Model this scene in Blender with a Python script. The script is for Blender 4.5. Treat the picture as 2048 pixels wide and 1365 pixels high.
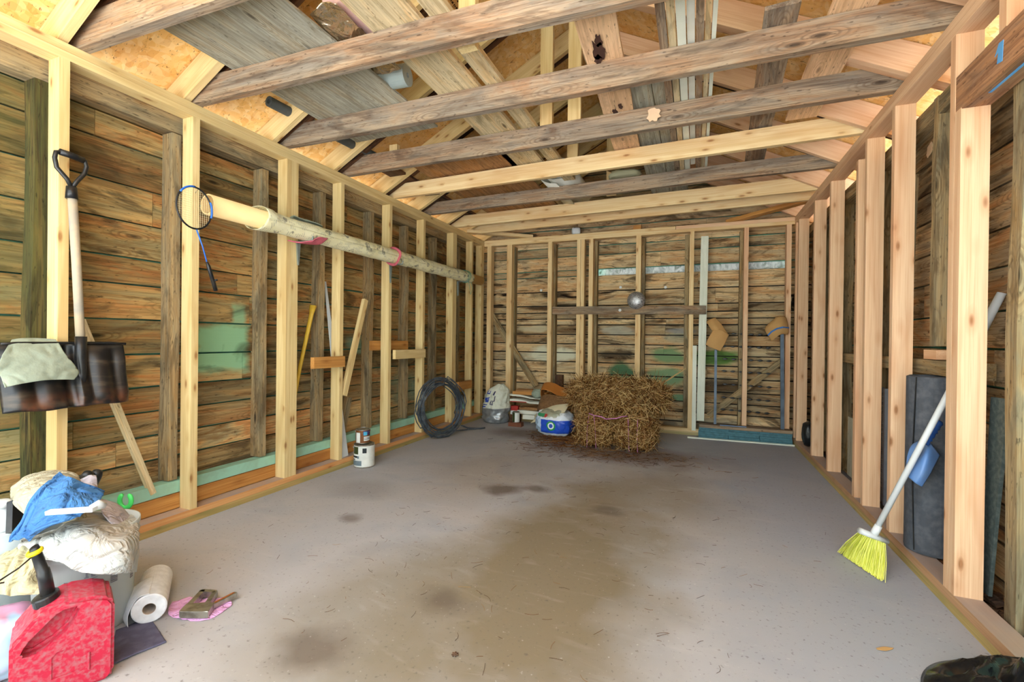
import bpy, bmesh, math, random
from mathutils import Vector, Matrix, noise as mnoise
for o in list(bpy.data.objects): bpy.data.objects.remove(o)
SC = bpy.context.scene; COL = SC.collection
random.seed(7)
# ---------------------------------------------------------------- camera
F = 907.5; ROLL = math.radians(.644); YAW = math.radians(22.01); PIT = math.radians(.231); H = 1.08
rt = Vector((math.cos(YAW), math.sin(YAW), 0))
fw = Vector((-math.sin(YAW)*math.cos(PIT), math.cos(YAW)*math.cos(PIT), -math.sin(PIT)))
up = rt.cross(fw)
cx = rt*math.cos(ROLL) + up*math.sin(ROLL); cy = -rt*math.sin(ROLL) + up*math.cos(ROLL)
cam = bpy.data.cameras.new('camera'); cam.sensor_width = 36; cam.lens = F/2048*36; cam.clip_start = .02
co = bpy.data.objects.new('camera', cam); COL.objects.link(co)
co.matrix_world = Matrix(((cx.x, cy.x, -fw.x, 0), (cx.y, cy.y, -fw.y, 0), (cx.z, cy.z, -fw.z, H), (0, 0, 0, 1)))
SC.camera = co
# ---------------------------------------------------------------- light and exposure
W = bpy.data.worlds.new('daylight'); SC.world = W; W.use_nodes = True
wn = W.node_tree; wn.nodes.clear()
wo = wn.nodes.new('ShaderNodeOutputWorld'); wb = wn.nodes.new('ShaderNodeBackground')
wt = wn.nodes.new('ShaderNodeTexCoord'); ws = wn.nodes.new('ShaderNodeSeparateXYZ'); wr = wn.nodes.new('ShaderNodeValToRGB')
wn.links.new(wt.outputs['Generated'], ws.inputs[0]); wn.links.new(ws.outputs['Z'], wr.inputs[0])
e = wr.color_ramp.elements; e[0].position = 0.0; e[0].color = (.62, .68, .50, 1); e[1].position = .25; e[1].color = (.84, .93, 1, 1)
wn.links.new(wr.outputs[0], wb.inputs[0]); wn.links.new(wb.outputs[0], wo.inputs[0])
wb.inputs[1].default_value = 1.45
sun = bpy.data.lights.new('sun', 'SUN'); sun.energy = 19; sun.angle = .02; sun.color = (1, .98, .96)
so = bpy.data.objects.new('sun', sun); COL.objects.link(so)
so.rotation_euler = (math.radians(-20), 0, math.radians(8))     # the sun stands over the roof and lights the drive outside the opening
SC.view_settings.view_transform = 'Standard'; SC.view_settings.look = 'None'
SC.view_settings.exposure = 2.12; SC.view_settings.gamma = 1; SC.view_settings.use_curve_mapping = False
# ---------------------------------------------------------------- constants of the room (metres)
XL, XR, YB, ZT, ZP = -2.687, .967, 5.60, 2.339, 2.415
YF = -.35
XLO, XRO, YBO = -2.89, 1.17, 5.80                               # faces of the old boards
RX = -.86; RS = .53                                             # ridge and roof slope
def rafz(x): return 2.43 + RS*(1.827-abs(x-RX))
# ---------------------------------------------------------------- node helpers
def C(h, a=1):                                                  # sRGB hex -> linear
    v = [int(h[i:i+2], 16)/255 for i in (0, 2, 4)]
    return tuple([(c/12.92 if c <= .04045 else ((c+.055)/1.055)**2.4) for c in v]+[a])
class N:
    def __init__(s, name, rough=.8, spec=.3):
        s.m = bpy.data.materials.new(name); s.m.use_nodes = True; s.t = s.m.node_tree
        s.b = s.t.nodes['Principled BSDF']; s.b.inputs['Roughness'].default_value = rough
        s.b.inputs['Specular IOR Level'].default_value = spec
    def n(s, k, **kw):
        x = s.t.nodes.new('ShaderNode'+k)
        for a, v in kw.items():
            if a in x.inputs.keys(): s.put(x.inputs[a], v)
            else: setattr(x, a, v)
        return x
    def put(s, i, v):
        if hasattr(v, 'is_linked') or isinstance(v, bpy.types.NodeSocket): s.t.links.new(v, i)
        else: i.default_value = v
    def obj(s, rnd=True):                                       # object coords, shifted per object
        c = s.n('TexCoord').outputs['Object']
        if rnd:
            r = s.n('ObjectInfo').outputs['Random']
            m = s.n('VectorMath', operation='SCALE'); m.inputs[0].default_value = (37, 19, 53); s.put(m.inputs['Scale'], r)
            a = s.n('VectorMath', operation='ADD'); s.put(a.inputs[0], c); s.put(a.inputs[1], m.outputs[0]); c = a.outputs[0]
        return c
    def sc(s, v, x, y, z):
        m = s.n('VectorMath', operation='MULTIPLY'); s.put(m.inputs[0], v); m.inputs[1].default_value = (x, y, z); return m.outputs[0]
    def add(s, v, w):
        m = s.n('VectorMath', operation='ADD'); s.put(m.inputs[0], v); s.put(m.inputs[1], w); return m.outputs[0]
    def noise(s, v, scale=1, detail=3, dist=0, rough=.5):
        x = s.n('TexNoise'); s.put(x.inputs['Vector'], v); x.inputs['Scale'].default_value = scale
        x.inputs['Detail'].default_value = detail; x.inputs['Distortion'].default_value = dist; x.inputs['Roughness'].default_value = rough
        return x.outputs[0]
    def vor(s, v, scale=1, feat='F1', out='Distance'):
        x = s.n('TexVoronoi', feature=feat); s.put(x.inputs['Vector'], v); x.inputs['Scale'].default_value = scale
        return x.outputs[out]
    def ramp(s, f, *st):
        x = s.n('ValToRGB'); s.put(x.inputs[0], f); el = x.color_ramp.elements
        while len(el) < len(st): el.new(.5)
        for i, (p, c) in enumerate(st):
            el[i].position = p; el[i].color = c if isinstance(c, tuple) else ((c, c, c, 1) if not isinstance(c, str) else C(c))
        return x.outputs[0]
    def mix(s, f, a, b, mode='MIX'):
        x = s.n('Mix', data_type='RGBA', blend_type=mode); x.clamp_factor = True
        s.put(x.inputs[0], f); s.put(x.inputs[6], a); s.put(x.inputs[7], b); return x.outputs[2]
    def ma(s, op, a, b=0., c=0., clamp=False):
        x = s.n('Math', operation=op); x.use_clamp = clamp; s.put(x.inputs[0], a); s.put(x.inputs[1], b); s.put(x.inputs[2], c); return x.outputs[0]
    def xyz(s, v):
        x = s.n('SeparateXYZ'); s.put(x.inputs[0], v); return x.outputs
    def attr(s, n): return s.n('Attribute', attribute_name=n).outputs['Fac']
    def box(s, v, cx_, cz, wx, wz, soft=.25, ax=(0, 2), nz=.5):   # a rough-edged painted patch, 1 inside
        q = s.xyz(v)
        w = s.noise(s.sc(v, 6, 6, 14), 1, 4)
        dx = s.ma('DIVIDE', s.ma('ABSOLUTE', s.ma('SUBTRACT', q[ax[0]], cx_)), wx)
        dz = s.ma('DIVIDE', s.ma('ABSOLUTE', s.ma('SUBTRACT', q[ax[1]], cz)), wz)
        d = s.ma('MAXIMUM', dx, dz); d = s.ma('ADD', d, s.ma('MULTIPLY', s.ma('SUBTRACT', w, .5), nz))
        return s.ramp(d, (1-soft, 1.), (1, 0.))
    def ell(s, v, cx_, cz, wx, wz, soft=.3, ax=(0, 2), nz=.8, ns=5):
        q = s.xyz(v); w = s.noise(s.sc(v, ns, ns, ns*1.6), 1, 4)
        dx = s.ma('DIVIDE', s.ma('SUBTRACT', q[ax[0]], cx_), wx); dz = s.ma('DIVIDE', s.ma('SUBTRACT', q[ax[1]], cz), wz)
        d = s.ma('SQRT', s.ma('ADD', s.ma('MULTIPLY', dx, dx), s.ma('MULTIPLY', dz, dz)))
        d = s.ma('ADD', d, s.ma('MULTIPLY', s.ma('SUBTRACT', w, .5), nz))
        return s.ramp(d, (1-soft, 1.), (1, 0.))
    def col(s, c): s.put(s.b.inputs['Base Color'], c); return s
    def bump(s, h, k=.3, d=.004):
        b = s.n('Bump'); s.put(b.inputs['Height'], h); b.inputs['Strength'].default_value = k; b.inputs['Distance'].default_value = d
        s.t.links.new(b.outputs[0], s.b.inputs['Normal']); return s
def plain(name, c, rough=.6, metal=0, spec=.4, dirt=None, damt=.5, dsc=20, bump=0, sheen=0):
    s = N(name, rough, spec); s.b.inputs['Metallic'].default_value = metal
    c = C(c) if isinstance(c, str) else c
    v = s.obj()
    if dirt:
        f = s.ramp(s.noise(v, dsc, 5, .3), (.42, 0.), (.7, damt)); s.col(s.mix(f, c, C(dirt)))
    else:
        f = s.ramp(s.noise(v, dsc, 3), (.3, .82), (.7, 1.)); s.col(s.mix(1., c, f, 'MULTIPLY'))
    if bump >= 1:                                                # crumpled cloth
        w = s.noise(v, 13, 4, 1.2); r_ = s.ma('ABSOLUTE', s.ma('SUBTRACT', w, .5)); s.bump(s.ma('ADD', s.ramp(r_, (0, 0.), (.12, 1.)), s.ma('MULTIPLY', s.noise(v, 120, 2), .15)), .55, .012)
    elif bump: s.bump(s.noise(v, dsc*4, 4), bump)
    return s.m
# ---------------------------------------------------------------- materials: timber, sheathing, concrete
def pine(name, a, b, d, knot='8a5426', dust=None):
    s = N(name, .62, .3); v = s.obj()
    g = s.noise(s.sc(v, 1.2, 46, 46), 1, 3, .6); r = s.noise(s.sc(v, .9, 7, 7), 1, 2, 1.2)
    c = s.mix(s.ramp(g, (.35, 0.), (.68, .75)), C(a), C(b)); c = s.mix(s.ramp(r, (.5, 0.), (.72, .6)), c, C(d))
    vv = s.sc(v, 5.2, 15, 15); k = s.vor(vv); kc = s.n('TexVoronoi', feature='F1'); s.put(kc.inputs['Vector'], vv); kc.inputs['Scale'].default_value = 1
    on = s.ma('GREATER_THAN', s.xyz(kc.outputs['Color'])[0], .34)
    kk = s.ma('MULTIPLY', s.ramp(k, (.07, 1.), (.17, 0.)), on); halo = s.ma('MULTIPLY', s.ramp(k, (.15, .45), (.38, 0.)), on)
    c = s.mix(halo, c, C(d)); c = s.mix(s.ma('MULTIPLY', kk, .8), c, C(knot))
    f2 = s.noise(s.sc(v, 3, 190, 190), 1, 2, .3); c = s.mix(s.ramp(f2, (.35, .35), (.5, 0.)), c, C(d))
    if dust:                                                     # settled dust on upward faces
        nz = s.xyz(s.n('NewGeometry').outputs['Normal'])[2]; dm = s.ma('MULTIPLY', s.ramp(nz, (.7, 0.), (.9, 1.)), s.ramp(s.noise(v, 5, 4), (.25, .55), (.6, .92)))
        c = s.mix(dm, c, C(dust))
    s.col(c); s.bump(g, .12, .002); return s.m
M = {}
M['pine'] = pine('pine_pale', 'ecd5a4', 'dcba82', 'cc9c62')
M['pine_left'] = pine('pine_yellow', 'e6cf98', 'd6bb80', 'c39c60')  # yellow-green cast of the light on the left side is mixed into this pine
M['pine_right'] = pine('pine_pink', 'eac8a2', 'dcb088', 'cb936a')  # same pine, coloured with the pinkish light of the right side
M['pt'] = pine('treated_pine', 'cdb98a', '9d8759', '8f9a66')
M['dusty_left'] = pine('dusty_pine_left', 'e0ac72', 'cf8f55', 'c47e44', dust='a89e98'); M['dusty_right'] = pine('dusty_pine_right', 'c9a078', 'b08660', '9a7450', dust='a99a92'); M['dusty_pt'] = pine('treated_sill', 'c2a66a', '9a8450', '86864e', dust='a39a92')
M['pine_dark'] = pine('pine_amber', 'd09a55', 'b87a3a', '8e5526')
def old(name, tan='a58f66', gray='7d7565', brown='5f452e', hot='a8683a', dark='1f1813', sk=1., ft=None, rattr=False):
    s = N(name, .85, .2); v = s.obj(not rattr)
    if rattr:
        o = s.n('VectorMath', operation='SCALE'); o.inputs[0].default_value = (13, 5, 29); s.put(o.inputs['Scale'], s.attr('rnd')); v0 = v; v = s.add(v, o.outputs[0])
    g = s.noise(s.sc(v, 1.6, 60, 60), 1, 4, 1.0); b = s.noise(s.sc(v, .9, 5.5, 5.5), 1, 5, 1.8, .6); b2 = s.noise(s.sc(v, 1.1, 4, 4), 1, 3, .9)
    sv = s.noise(s.sc(v, 1.3, 6, 6), 1, 6, 2.2, .58); s2 = s.noise(s.add(s.sc(v, 3.2, 16, 16), (5, 3, 1)), 1, 5, 1.5, .6)
    c = s.ramp(b, (.30, brown), (.40, gray), (.50, tan), (.60, hot), (.70, tan))
    c = s.mix(s.ramp(g, (.35, .6), (.58, 0.)), c, C(brown))
    c = s.mix(s.ramp(s2, (.54, 0.), (.66, .6)), c, C(gray))
    c = s.mix(s.ramp(sv, (.36, 1.*sk), (.41, .55*sk), (.46, 0.)), c, C(dark))
    c = s.mix(s.ramp(s2, (.30, .75), (.40, 0.)), c, C(brown))
    c = s.mix(s.ramp(b2, (.56, 0.), (.70, .55)), c, C(tan))
    f2 = s.noise(s.sc(v, 3.5, 150, 150), 1, 3, .8); c = s.mix(s.ramp(f2, (.36, .6), (.48, 0.)), c, C(brown)); c = s.mix(s.ramp(f2, (.56, 0.), (.7, .35)), c, C(tan))
    sp = s.noise(s.sc(v, 25, 90, 90), 1, 2); c = s.mix(s.ramp(sp, (.28, .6), (.36, 0.)), c, C(dark))
    # knots with rings
    vv = s.sc(v, 2.6, 9, 9); k = s.vor(s.add(vv, s.sc(v, 0, 0, 0))); kc = s.n('TexVoronoi', feature='F1'); s.put(kc.inputs['Vector'], vv); kc.inputs['Scale'].default_value = 1
    on = s.ma('GREATER_THAN', s.xyz(kc.outputs['Color'])[0], .55)
    ring = s.ma('MULTIPLY', s.ramp(s.ma('FRACT', s.ma('MULTIPLY', k, 11)), (.25, .6), (.5, 0.)), s.ma('MULTIPLY', on, s.ramp(k, (.2, 1.), (.5, 0.))))
    c = s.mix(ring, c, C(brown)); kk = s.ma('MULTIPLY', s.ramp(k, (.06, .85), (.12, 0.)), on); c = s.mix(kk, c, C(dark))
    if rattr:
        t = s.ramp(s.attr('rnd'), (0, .6), (.5, .95), (1, 1.2)); c = s.mix(1., c, t, 'MULTIPLY')
        if ft: c = ft(s, v0, c)
    elif ft: c = ft(s, v, c)
    s.col(c); s.bump(g, .35, .003); return s.m
def wl_paint(s, v, c):                                          # left boards: teal paint patches, darker olive and blotches towards the top, darker olive near end
    q = s.box(v, 2.06, 1.0, .2, .17, .25, (0, 2), .55); c = s.mix(q, c, C('a6dcb6'))
    q = s.box(v, 2.17, 1.22, .06, .09, .5, (0, 2), 1.3); c = s.mix(s.ma('MULTIPLY', q, .8), c, C('a6dcb6'))
    q = s.ell(v, 3.36, 1.02, .2, .1, .5, (0, 2), 1.4); c = s.mix(s.ma('MULTIPLY', q, .7), c, C('8fb8a4'))
    q = s.ell(v, 4.1, .55, .35, .2, .5, (0, 2), 1.2); c = s.mix(s.ma('MULTIPLY', q, .5), c, C('6a9a84'))
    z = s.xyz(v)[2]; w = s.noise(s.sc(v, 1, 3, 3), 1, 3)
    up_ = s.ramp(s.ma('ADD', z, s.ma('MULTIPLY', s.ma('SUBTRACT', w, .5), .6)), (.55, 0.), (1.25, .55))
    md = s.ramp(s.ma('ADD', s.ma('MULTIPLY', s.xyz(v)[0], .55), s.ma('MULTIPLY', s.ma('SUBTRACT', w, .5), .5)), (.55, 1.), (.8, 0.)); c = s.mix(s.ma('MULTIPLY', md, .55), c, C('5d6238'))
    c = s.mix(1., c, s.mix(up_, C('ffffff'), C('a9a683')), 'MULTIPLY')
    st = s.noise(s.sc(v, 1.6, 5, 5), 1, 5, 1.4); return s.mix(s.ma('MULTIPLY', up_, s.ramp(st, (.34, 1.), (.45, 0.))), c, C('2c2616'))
def wb_paint(s, v, c):
    for (x0, z0, x1, z1, col, k, st) in [(-1.81, .88, .46, .12, 'd6d6bc', .9, 1.2), (-2.0, 1.22, .3, .06, 'cfc8a8', .6, 1.2), (-.9, 1.2, .25, .07, 'b8bcae', .5, 1.2), (-.85, .66, .2, .17, '4f7a58', .95, 1.0), (-.3, .9, .24, .12, '6f9268', .9, .9), (-.31, .64, .26, .14, '7fa078', .95, .9),
                               (-.18, .40, .16, .05, '5f9a78', .8, .8), (.22, .89, .32, .11, '5c8442', .95, 1.0), (-.2, 1.12, .2, .07, '8f9a88', .5, 1.0), (-.15, 1.2, .2, .04, '7f8a92', .6, 1.0), (.1, .1, .6, .08, '8f8f80', .5, .8)]:
        c = s.mix(s.ma('MULTIPLY', s.ell(v, x0, z0, x1, z1, .4, (0, 2), st), k), c, C(col))
    st = s.noise(s.sc(v, 1.5, 6, 6), 1, 4, 1.2)
    z = s.xyz(v)[2]
    band = s.ma('MULTIPLY', s.ramp(s.ma('ABSOLUTE', s.ma('SUBTRACT', z, 1.62)), (.12, 1.), (.5, .25)), s.ramp(st, (.34, 1.), (.39, 0.)))
    c = s.mix(band, c, C('1d120b'))
    for (x0, z0, a, b, k) in [(-1.75, 1.67, .3, .05, .85), (-1.55, 1.53, .35, .04, .8), (-1.9, 1.5, .35, .04, .8), (-.95, .9, .3, .1, .8), (-.65, .9, .06, .1, .9), (.35, .55, .4, .14, .75), (-.95, .42, .2, .12, .85), (-1.55, 1.2, .3, .05, .5), (-.5, 1.62, .2, .06, .6)]:
        c = s.mix(s.ma('MULTIPLY', s.ell(v, x0, z0, a, b, .5, (0, 2), 1.3), k), c, C('20140c'))
    return c
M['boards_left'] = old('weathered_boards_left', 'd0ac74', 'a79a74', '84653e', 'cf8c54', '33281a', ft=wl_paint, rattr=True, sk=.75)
M['boards_back'] = old('weathered_boards_back', 'dcc294', 'b9aa8a', '94734f', 'cf9f6c', '2a1d13', ft=wb_paint, rattr=True, sk=.8)
M['boards_right'] = old('weathered_boards_right', 'c4a478', 'a39276', '7a5c3e', 'bf8552', '2a1d13', rattr=True, sk=.8)
M['old_joist'] = old('weathered_joist', 'a8947a', '8b8273', '6d5947', '9f7c5c', '3a2e24', sk=.5)
M['old_stud'] = old('weathered_stud', 'ab9670', '8a8168', '6a583f', 'a08052', '2c241a', sk=.5)
M['old_dark'] = old('dark_rafter', '6a4c34', '544338', '3c2a1e', '74492c', '1d1510')
M['mossy_post'] = old('mossy_dark_post', '55502a', '3d4226', '33281a', '6b5a30', '10120a')
M['header'] = old('header_timber', 'b08563', '8d7462', '74503a', 'b4835c', '3a2a20', sk=.4)
M['grey_panel'] = old('grey_plywood', 'b4b2a0', 'a0a092', '827c68', 'ac9f84', '4a4438', sk=.25)
M['plank'] = old('pale_storage_plank', 'e0cda2', 'cdbf9a', 'a8946e', 'dcbc88', '5a4a34', sk=.4)
M['ply_brown'] = old('brown_plywood', 'b98a58', 'a27a50', '7d5836', 'bc8346', '49301e', sk=.4)
M['live'] = old('live_edge_board', 'f0cba0', 'e2bb90', 'c8a07a', 'ecc698', '3a221a', sk=.2)
M['teal'] = plain('teal_siding', '4f8f7a', .8, dirt='16241f', damt=.7, dsc=6)
M['teal_paint'] = plain('teal_paint', '9bcdb6', .7, dirt='8a9c80', damt=.5, dsc=9)
M['black_gap'] = plain('tarred_siding', '1c1c1a', .9)  # black sheet that paints the shade seen through the back board gaps
def mk_osb():
    s = N('osb_sheathing', .7, .25); v = s.obj(False)
    a = s.n('TexVoronoi', feature='F1'); w = s.add(v, s.n('VectorMath', operation='SCALE').outputs[0])
    nz = s.n('TexNoise'); s.put(nz.inputs['Vector'], v); nz.inputs['Scale'].default_value = 7
    ws_ = s.sc(nz.outputs['Color'], .16, .16, .16)
    s.put(a.inputs['Vector'], s.add(s.sc(v, 1.6, 1., 1.6), ws_)); a.inputs['Scale'].default_value = 22
    f = s.xyz(a.outputs['Color'])
    c = s.ramp(f[0], (0, 'e8b464'), (.35, 'f4c87c'), (.7, 'fbe2a8'), (1, 'de9f50'))
    b = s.n('TexVoronoi', feature='F1'); s.put(b.inputs['Vector'], s.add(s.sc(v, 1., 2.6, 1.), ws_)); b.inputs['Scale'].default_value = 16
    c = s.mix(.45, c, s.ramp(s.xyz(b.outputs['Color'])[1], (0, 'd99846'), (.5, 'f8d08a'), (1, 'ecb868')))
    big = s.noise(v, 1.7, 4, .8); c = s.mix(s.ramp(big, (.4, 0.), (.68, .55)), c, C('d0903e'))
    fl = s.noise(s.sc(v, 30, 55, 30), 1, 3, 1.5); c = s.mix(s.ramp(fl, (.30, .75), (.38, 0.)), c, C('6b3f18'))
    s.col(c); s.bump(f[0], .2, .002); return s.m
M['osb'] = mk_osb()
def mk_conc():
    s = N('stained_concrete', .82, .25); v = s.obj(False); c = C('a9aaad')
    a = s.noise(v, 1.1, 5, .6); c = s.mix(s.ramp(a, (.35, 0.), (.7, .7)), c, C('b2aaa2'))
    a = s.noise(s.add(v, (7, 3, 0)), 2.6, 5, .8); c = s.mix(s.ramp(a, (.5, 0.), (.75, .5)), c, C('949aa2'))
    # brown worn area down the middle of the slab
    for (x0, y0, ax, ay, k, colr) in [(-.62, 2.0, .66, 1.7, .9, '7a6c50'), (-1.15, 1.45, .5, .8, .65, '80745c'), (-.3, 3.3, .75, .8, .6, '84755c'), (-1.5, 3.4, .7, .9, .35, '8a7c68'), (-.55, 4.4, 1.0, .45, .75, '67523e'), (-1.55, 4.9, .8, .4, .7, '65513f'), (.2, 4.7, .5, .5, .25, '7d7f86'), (-2.2, 2.6, .35, .25, .4, '85807a')]:
        q = s.ell(v, x0, y0, ax, ay, .6, (0, 1), .9, 2.2); c = s.mix(s.ma('MULTIPLY', q, k), c, C(colr))
    bl = s.ramp(s.ma('ADD', s.xyz(v)[0], s.ma('MULTIPLY', s.noise(v, 1.5, 3), .8)), (.35, 0.), (.95, .5)); c = s.mix(bl, c, C('9aa0ae'))
    for (x0, y0, r, k) in [(-1.28, 3.0, .16, .8), (-1.05, 3.1, .1, .7), (-.5, 2.9, .12, .6), (-1.9, 2.15, .08, .6), (-.95, 1.62, .12, .6), (-1.2, 1.2, .16, .65)]:
        q = s.ell(v, x0, y0, r*1.3, r, .7, (0, 1), 1.2, 6); c = s.mix(s.ma('MULTIPLY', q, k), c, C('5d5044'))
    sp = s.noise(v, 60, 4); c = s.mix(s.ramp(sp, (.28, .55), (.38, 0.)), c, C('5e554c')); c = s.mix(s.ramp(sp, (.66, 0.), (.76, .35)), c, C('d8d4cf'))
    sm = s.noise(s.sc(v, 3, 9, 1), 1, 5, 1.5); c = s.mix(s.ramp(sm, (.58, 0.), (.8, .16)), c, C('cfcac6'))
    s.col(c); s.put(s.b.inputs['Roughness'], s.ramp(a, (.3, .75), (.7, .9))); s.bump(sp, .12, .002); return s.m
M['conc'] = mk_conc()
# ---------------------------------------------------------------- geometry helpers
def link(name, bm, mat, parent=None, smooth=False, mx=None):
    me = bpy.data.meshes.new(name); bmesh.ops.recalc_face_normals(bm, faces=bm.faces); bm.to_mesh(me); bm.free()
    for m in (mat if isinstance(mat, (list, tuple)) else [mat]): me.materials.append(m)
    if smooth:
        for p in me.polygons: p.use_smooth = True
    o = bpy.data.objects.new(name, me); COL.objects.link(o)
    if mx is not None: o.matrix_world = mx
    if parent: o.parent = parent
    return o
def tag(o, label, cat, group=None, kind=None):
    o['label'] = label; o['category'] = cat; o['kind'] = kind or 'thing'
    if group: o['group'] = group
    return o
def struct(o): o['kind'] = 'structure'; return o
def empty(name, loc, rz=0):
    o = bpy.data.objects.new(name, None); COL.objects.link(o); o.location = loc; o.rotation_euler = (0, 0, rz); o.empty_display_size = .05; return o
def abox(bm, x0, x1, y0, y1, z0, z1, mi=0, lay=None, val=0):
    v = [bm.verts.new((x, y, z)) for x in (x0, x1) for y in (y0, y1) for z in (z0, z1)]
    fs = [bm.faces.new([v[i] for i in q]) for q in ((0, 1, 3, 2), (4, 6, 7, 5), (0, 4, 5, 1), (2, 3, 7, 6), (0, 2, 6, 4), (1, 5, 7, 3))]
    for f in fs:
        f.material_index = mi
        if lay is not None: f[lay] = val
    return fs
def frame(p0, p1, ref):
    x = (Vector(p1)-Vector(p0)); L = x.length; x.normalize(); y = Vector(ref).cross(x).normalized(); z = x.cross(y)
    return Matrix(((x.x, y.x, z.x, p0[0]), (x.y, y.y, z.y, p0[1]), (x.z, y.z, z.z, p0[2]), (0, 0, 0, 1))), L
def beam(name, p0, p1, w, h, mat, ref=(0, 0, 1), bev=.003, warp=0, seg=1, parent=None, taper=None):
    """timber with its length on local x, width w on y, height h on z; grain follows local x"""
    mx, L = frame(p0, p1, ref); bm = bmesh.new(); rs = []
    for i in range(seg+1):
        t = i/seg; dy = warp*(mnoise.noise((t*3, p0[0]*3, p0[1]))) if warp else 0; dz = warp*(mnoise.noise((t*3+9, p0[1]*5, 1))) if warp else 0
        k = 1 if not taper else 1+(taper-1)*t
        dh = warp*.6*mnoise.noise((t*7, 3, p0[1]*7)) if warp else 0
        rs.append([bm.verts.new((L*t, dy+a*w/2*k, dz+b*(h/2*k)+(dh if b > 0 else 0))) for a, b in ((-1, -1), (1, -1), (1, 1), (-1, 1))])
    for a, b in zip(rs, rs[1:]):
        for j in range(4): bm.faces.new((a[j], a[(j+1) % 4], b[(j+1) % 4], b[j]))
    bm.faces.new(rs[0][::-1]); bm.faces.new(rs[-1])
    if bev:
        es = [e for e in bm.edges if len(e.link_faces) == 2 and e.calc_face_angle(0) > .8]
        bmesh.ops.bevel(bm, geom=es, offset=bev, segments=1, affect='EDGES')
    return link(name, bm, mat, parent, mx=mx)
def bar(name, X, Y, Z, ax, mat, **k):
    (x0, x1), (y0, y1), (z0, z1) = X, Y, Z; mx_, my_, mz_ = (x0+x1)/2, (y0+y1)/2, (z0+z1)/2
    if ax == 'z': return beam(name, (mx_, my_, z0), (mx_, my_, z1), abs(y1-y0), abs(x1-x0), mat, (1, 0, 0), **k)
    if ax == 'y': return beam(name, (mx_, y0, mz_), (mx_, y1, mz_), abs(x1-x0), abs(z1-z0), mat, (0, 0, 1), **k)
    return beam(name, (x0, my_, mz_), (x1, my_, mz_), abs(y1-y0), abs(z1-z0), mat, (0, 0, 1), **k)
def prism(bm, pts, axis, a, b, mi=0):
    """extrude polygon pts (2d) along axis from a to b"""
    def P(p, t): return {'x': (t, p[0], p[1]), 'y': (p[0], t, p[1]), 'z': (p[0], p[1], t)}[axis]
    A = [bm.verts.new(P(p, a)) for p in pts]; B = [bm.verts.new(P(p, b)) for p in pts]; n = len(pts)
    fs = [bm.faces.new(A[::-1]), bm.faces.new(B)]+[bm.faces.new((A[i], A[(i+1) % n], B[(i+1) % n], B[i])) for i in range(n)]
    for f in fs: f.material_index = mi
    return fs
def lathe(bm, prof, n=24, mi=0, mx=None, cap=True):
    rings = []
    for r, z in prof:
        ring = []
        for i in range(n):
            a = 2*math.pi*i/n; p = Vector((r*math.cos(a), r*math.sin(a), z)); ring.append(bm.verts.new(mx @ p if mx else p))
        rings.append(ring)
    for a, b in zip(rings, rings[1:]):
        for i in range(n): f = bm.faces.new((a[i], a[(i+1) % n], b[(i+1) % n], b[i])); f.material_index = mi
    if cap:
        f = bm.faces.new(rings[0][::-1]); f.material_index = mi; f = bm.faces.new(rings[-1]); f.material_index = mi
    return rings
def tube(bm, pts, rad, n=8, mi=0, closed=False, cap=True, flat=1):
    pts = [Vector(p) for p in pts]; rings = []; N_ = len(pts); prev = None
    for i, p in enumerate(pts):
        d = (pts[(i+1) % N_]-pts[i-1]) if closed else (pts[min(i+1, N_-1)]-pts[max(i-1, 0)])
        d = d.normalized() if d.length > 1e-9 else Vector((0, 0, 1))
        u = prev if prev is not None else (Vector((0, 0, 1)) if abs(d.z) < .9 else Vector((1, 0, 0)))
        u = (u-d*u.dot(d)); u = u.normalized() if u.length > 1e-6 else d.orthogonal().normalized(); prev = u; w = d.cross(u)
        r = rad[i] if isinstance(rad, (list, tuple)) else rad
        rings.append([bm.verts.new(p+u*r*math.cos(2*math.pi*j/n)+w*r*flat*math.sin(2*math.pi*j/n)) for j in range(n)])
    R_ = list(zip(rings, rings[1:]))+([(rings[-1], rings[0])] if closed else [])
    for a, b in R_:
        for j in range(n): f = bm.faces.new((a[j], a[(j+1) % n], b[(j+1) % n], b[j])); f.material_index = mi
    if cap and not closed:
        f = bm.faces.new(rings[0][::-1]); f.material_index = mi; f = bm.faces.new(rings[-1]); f.material_index = mi
def sheet(name, fn, nu, nv, th, mat, parent=None, smooth=True, mx=None, sub=0):
    bm = bmesh.new(); g = [[bm.verts.new(fn(i/nu, j/nv)) for j in range(nv+1)] for i in range(nu+1)]
    for i in range(nu):
        for j in range(nv): bm.faces.new((g[i][j], g[i+1][j], g[i+1][j+1], g[i][j+1]))
    o = link(name, bm, mat, parent, smooth, mx)
    if th: m = o.modifiers.new('thickness', 'SOLIDIFY'); m.thickness = th; m.offset = 0
    if sub: m = o.modifiers.new('smooth', 'SUBSURF'); m.levels = sub; m.render_levels = sub
    return o
ORD = ['first', 'second', 'third', 'fourth', 'fifth', 'sixth', 'seventh', 'eighth', 'ninth', 'tenth', 'eleventh', 'twelfth']
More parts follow.
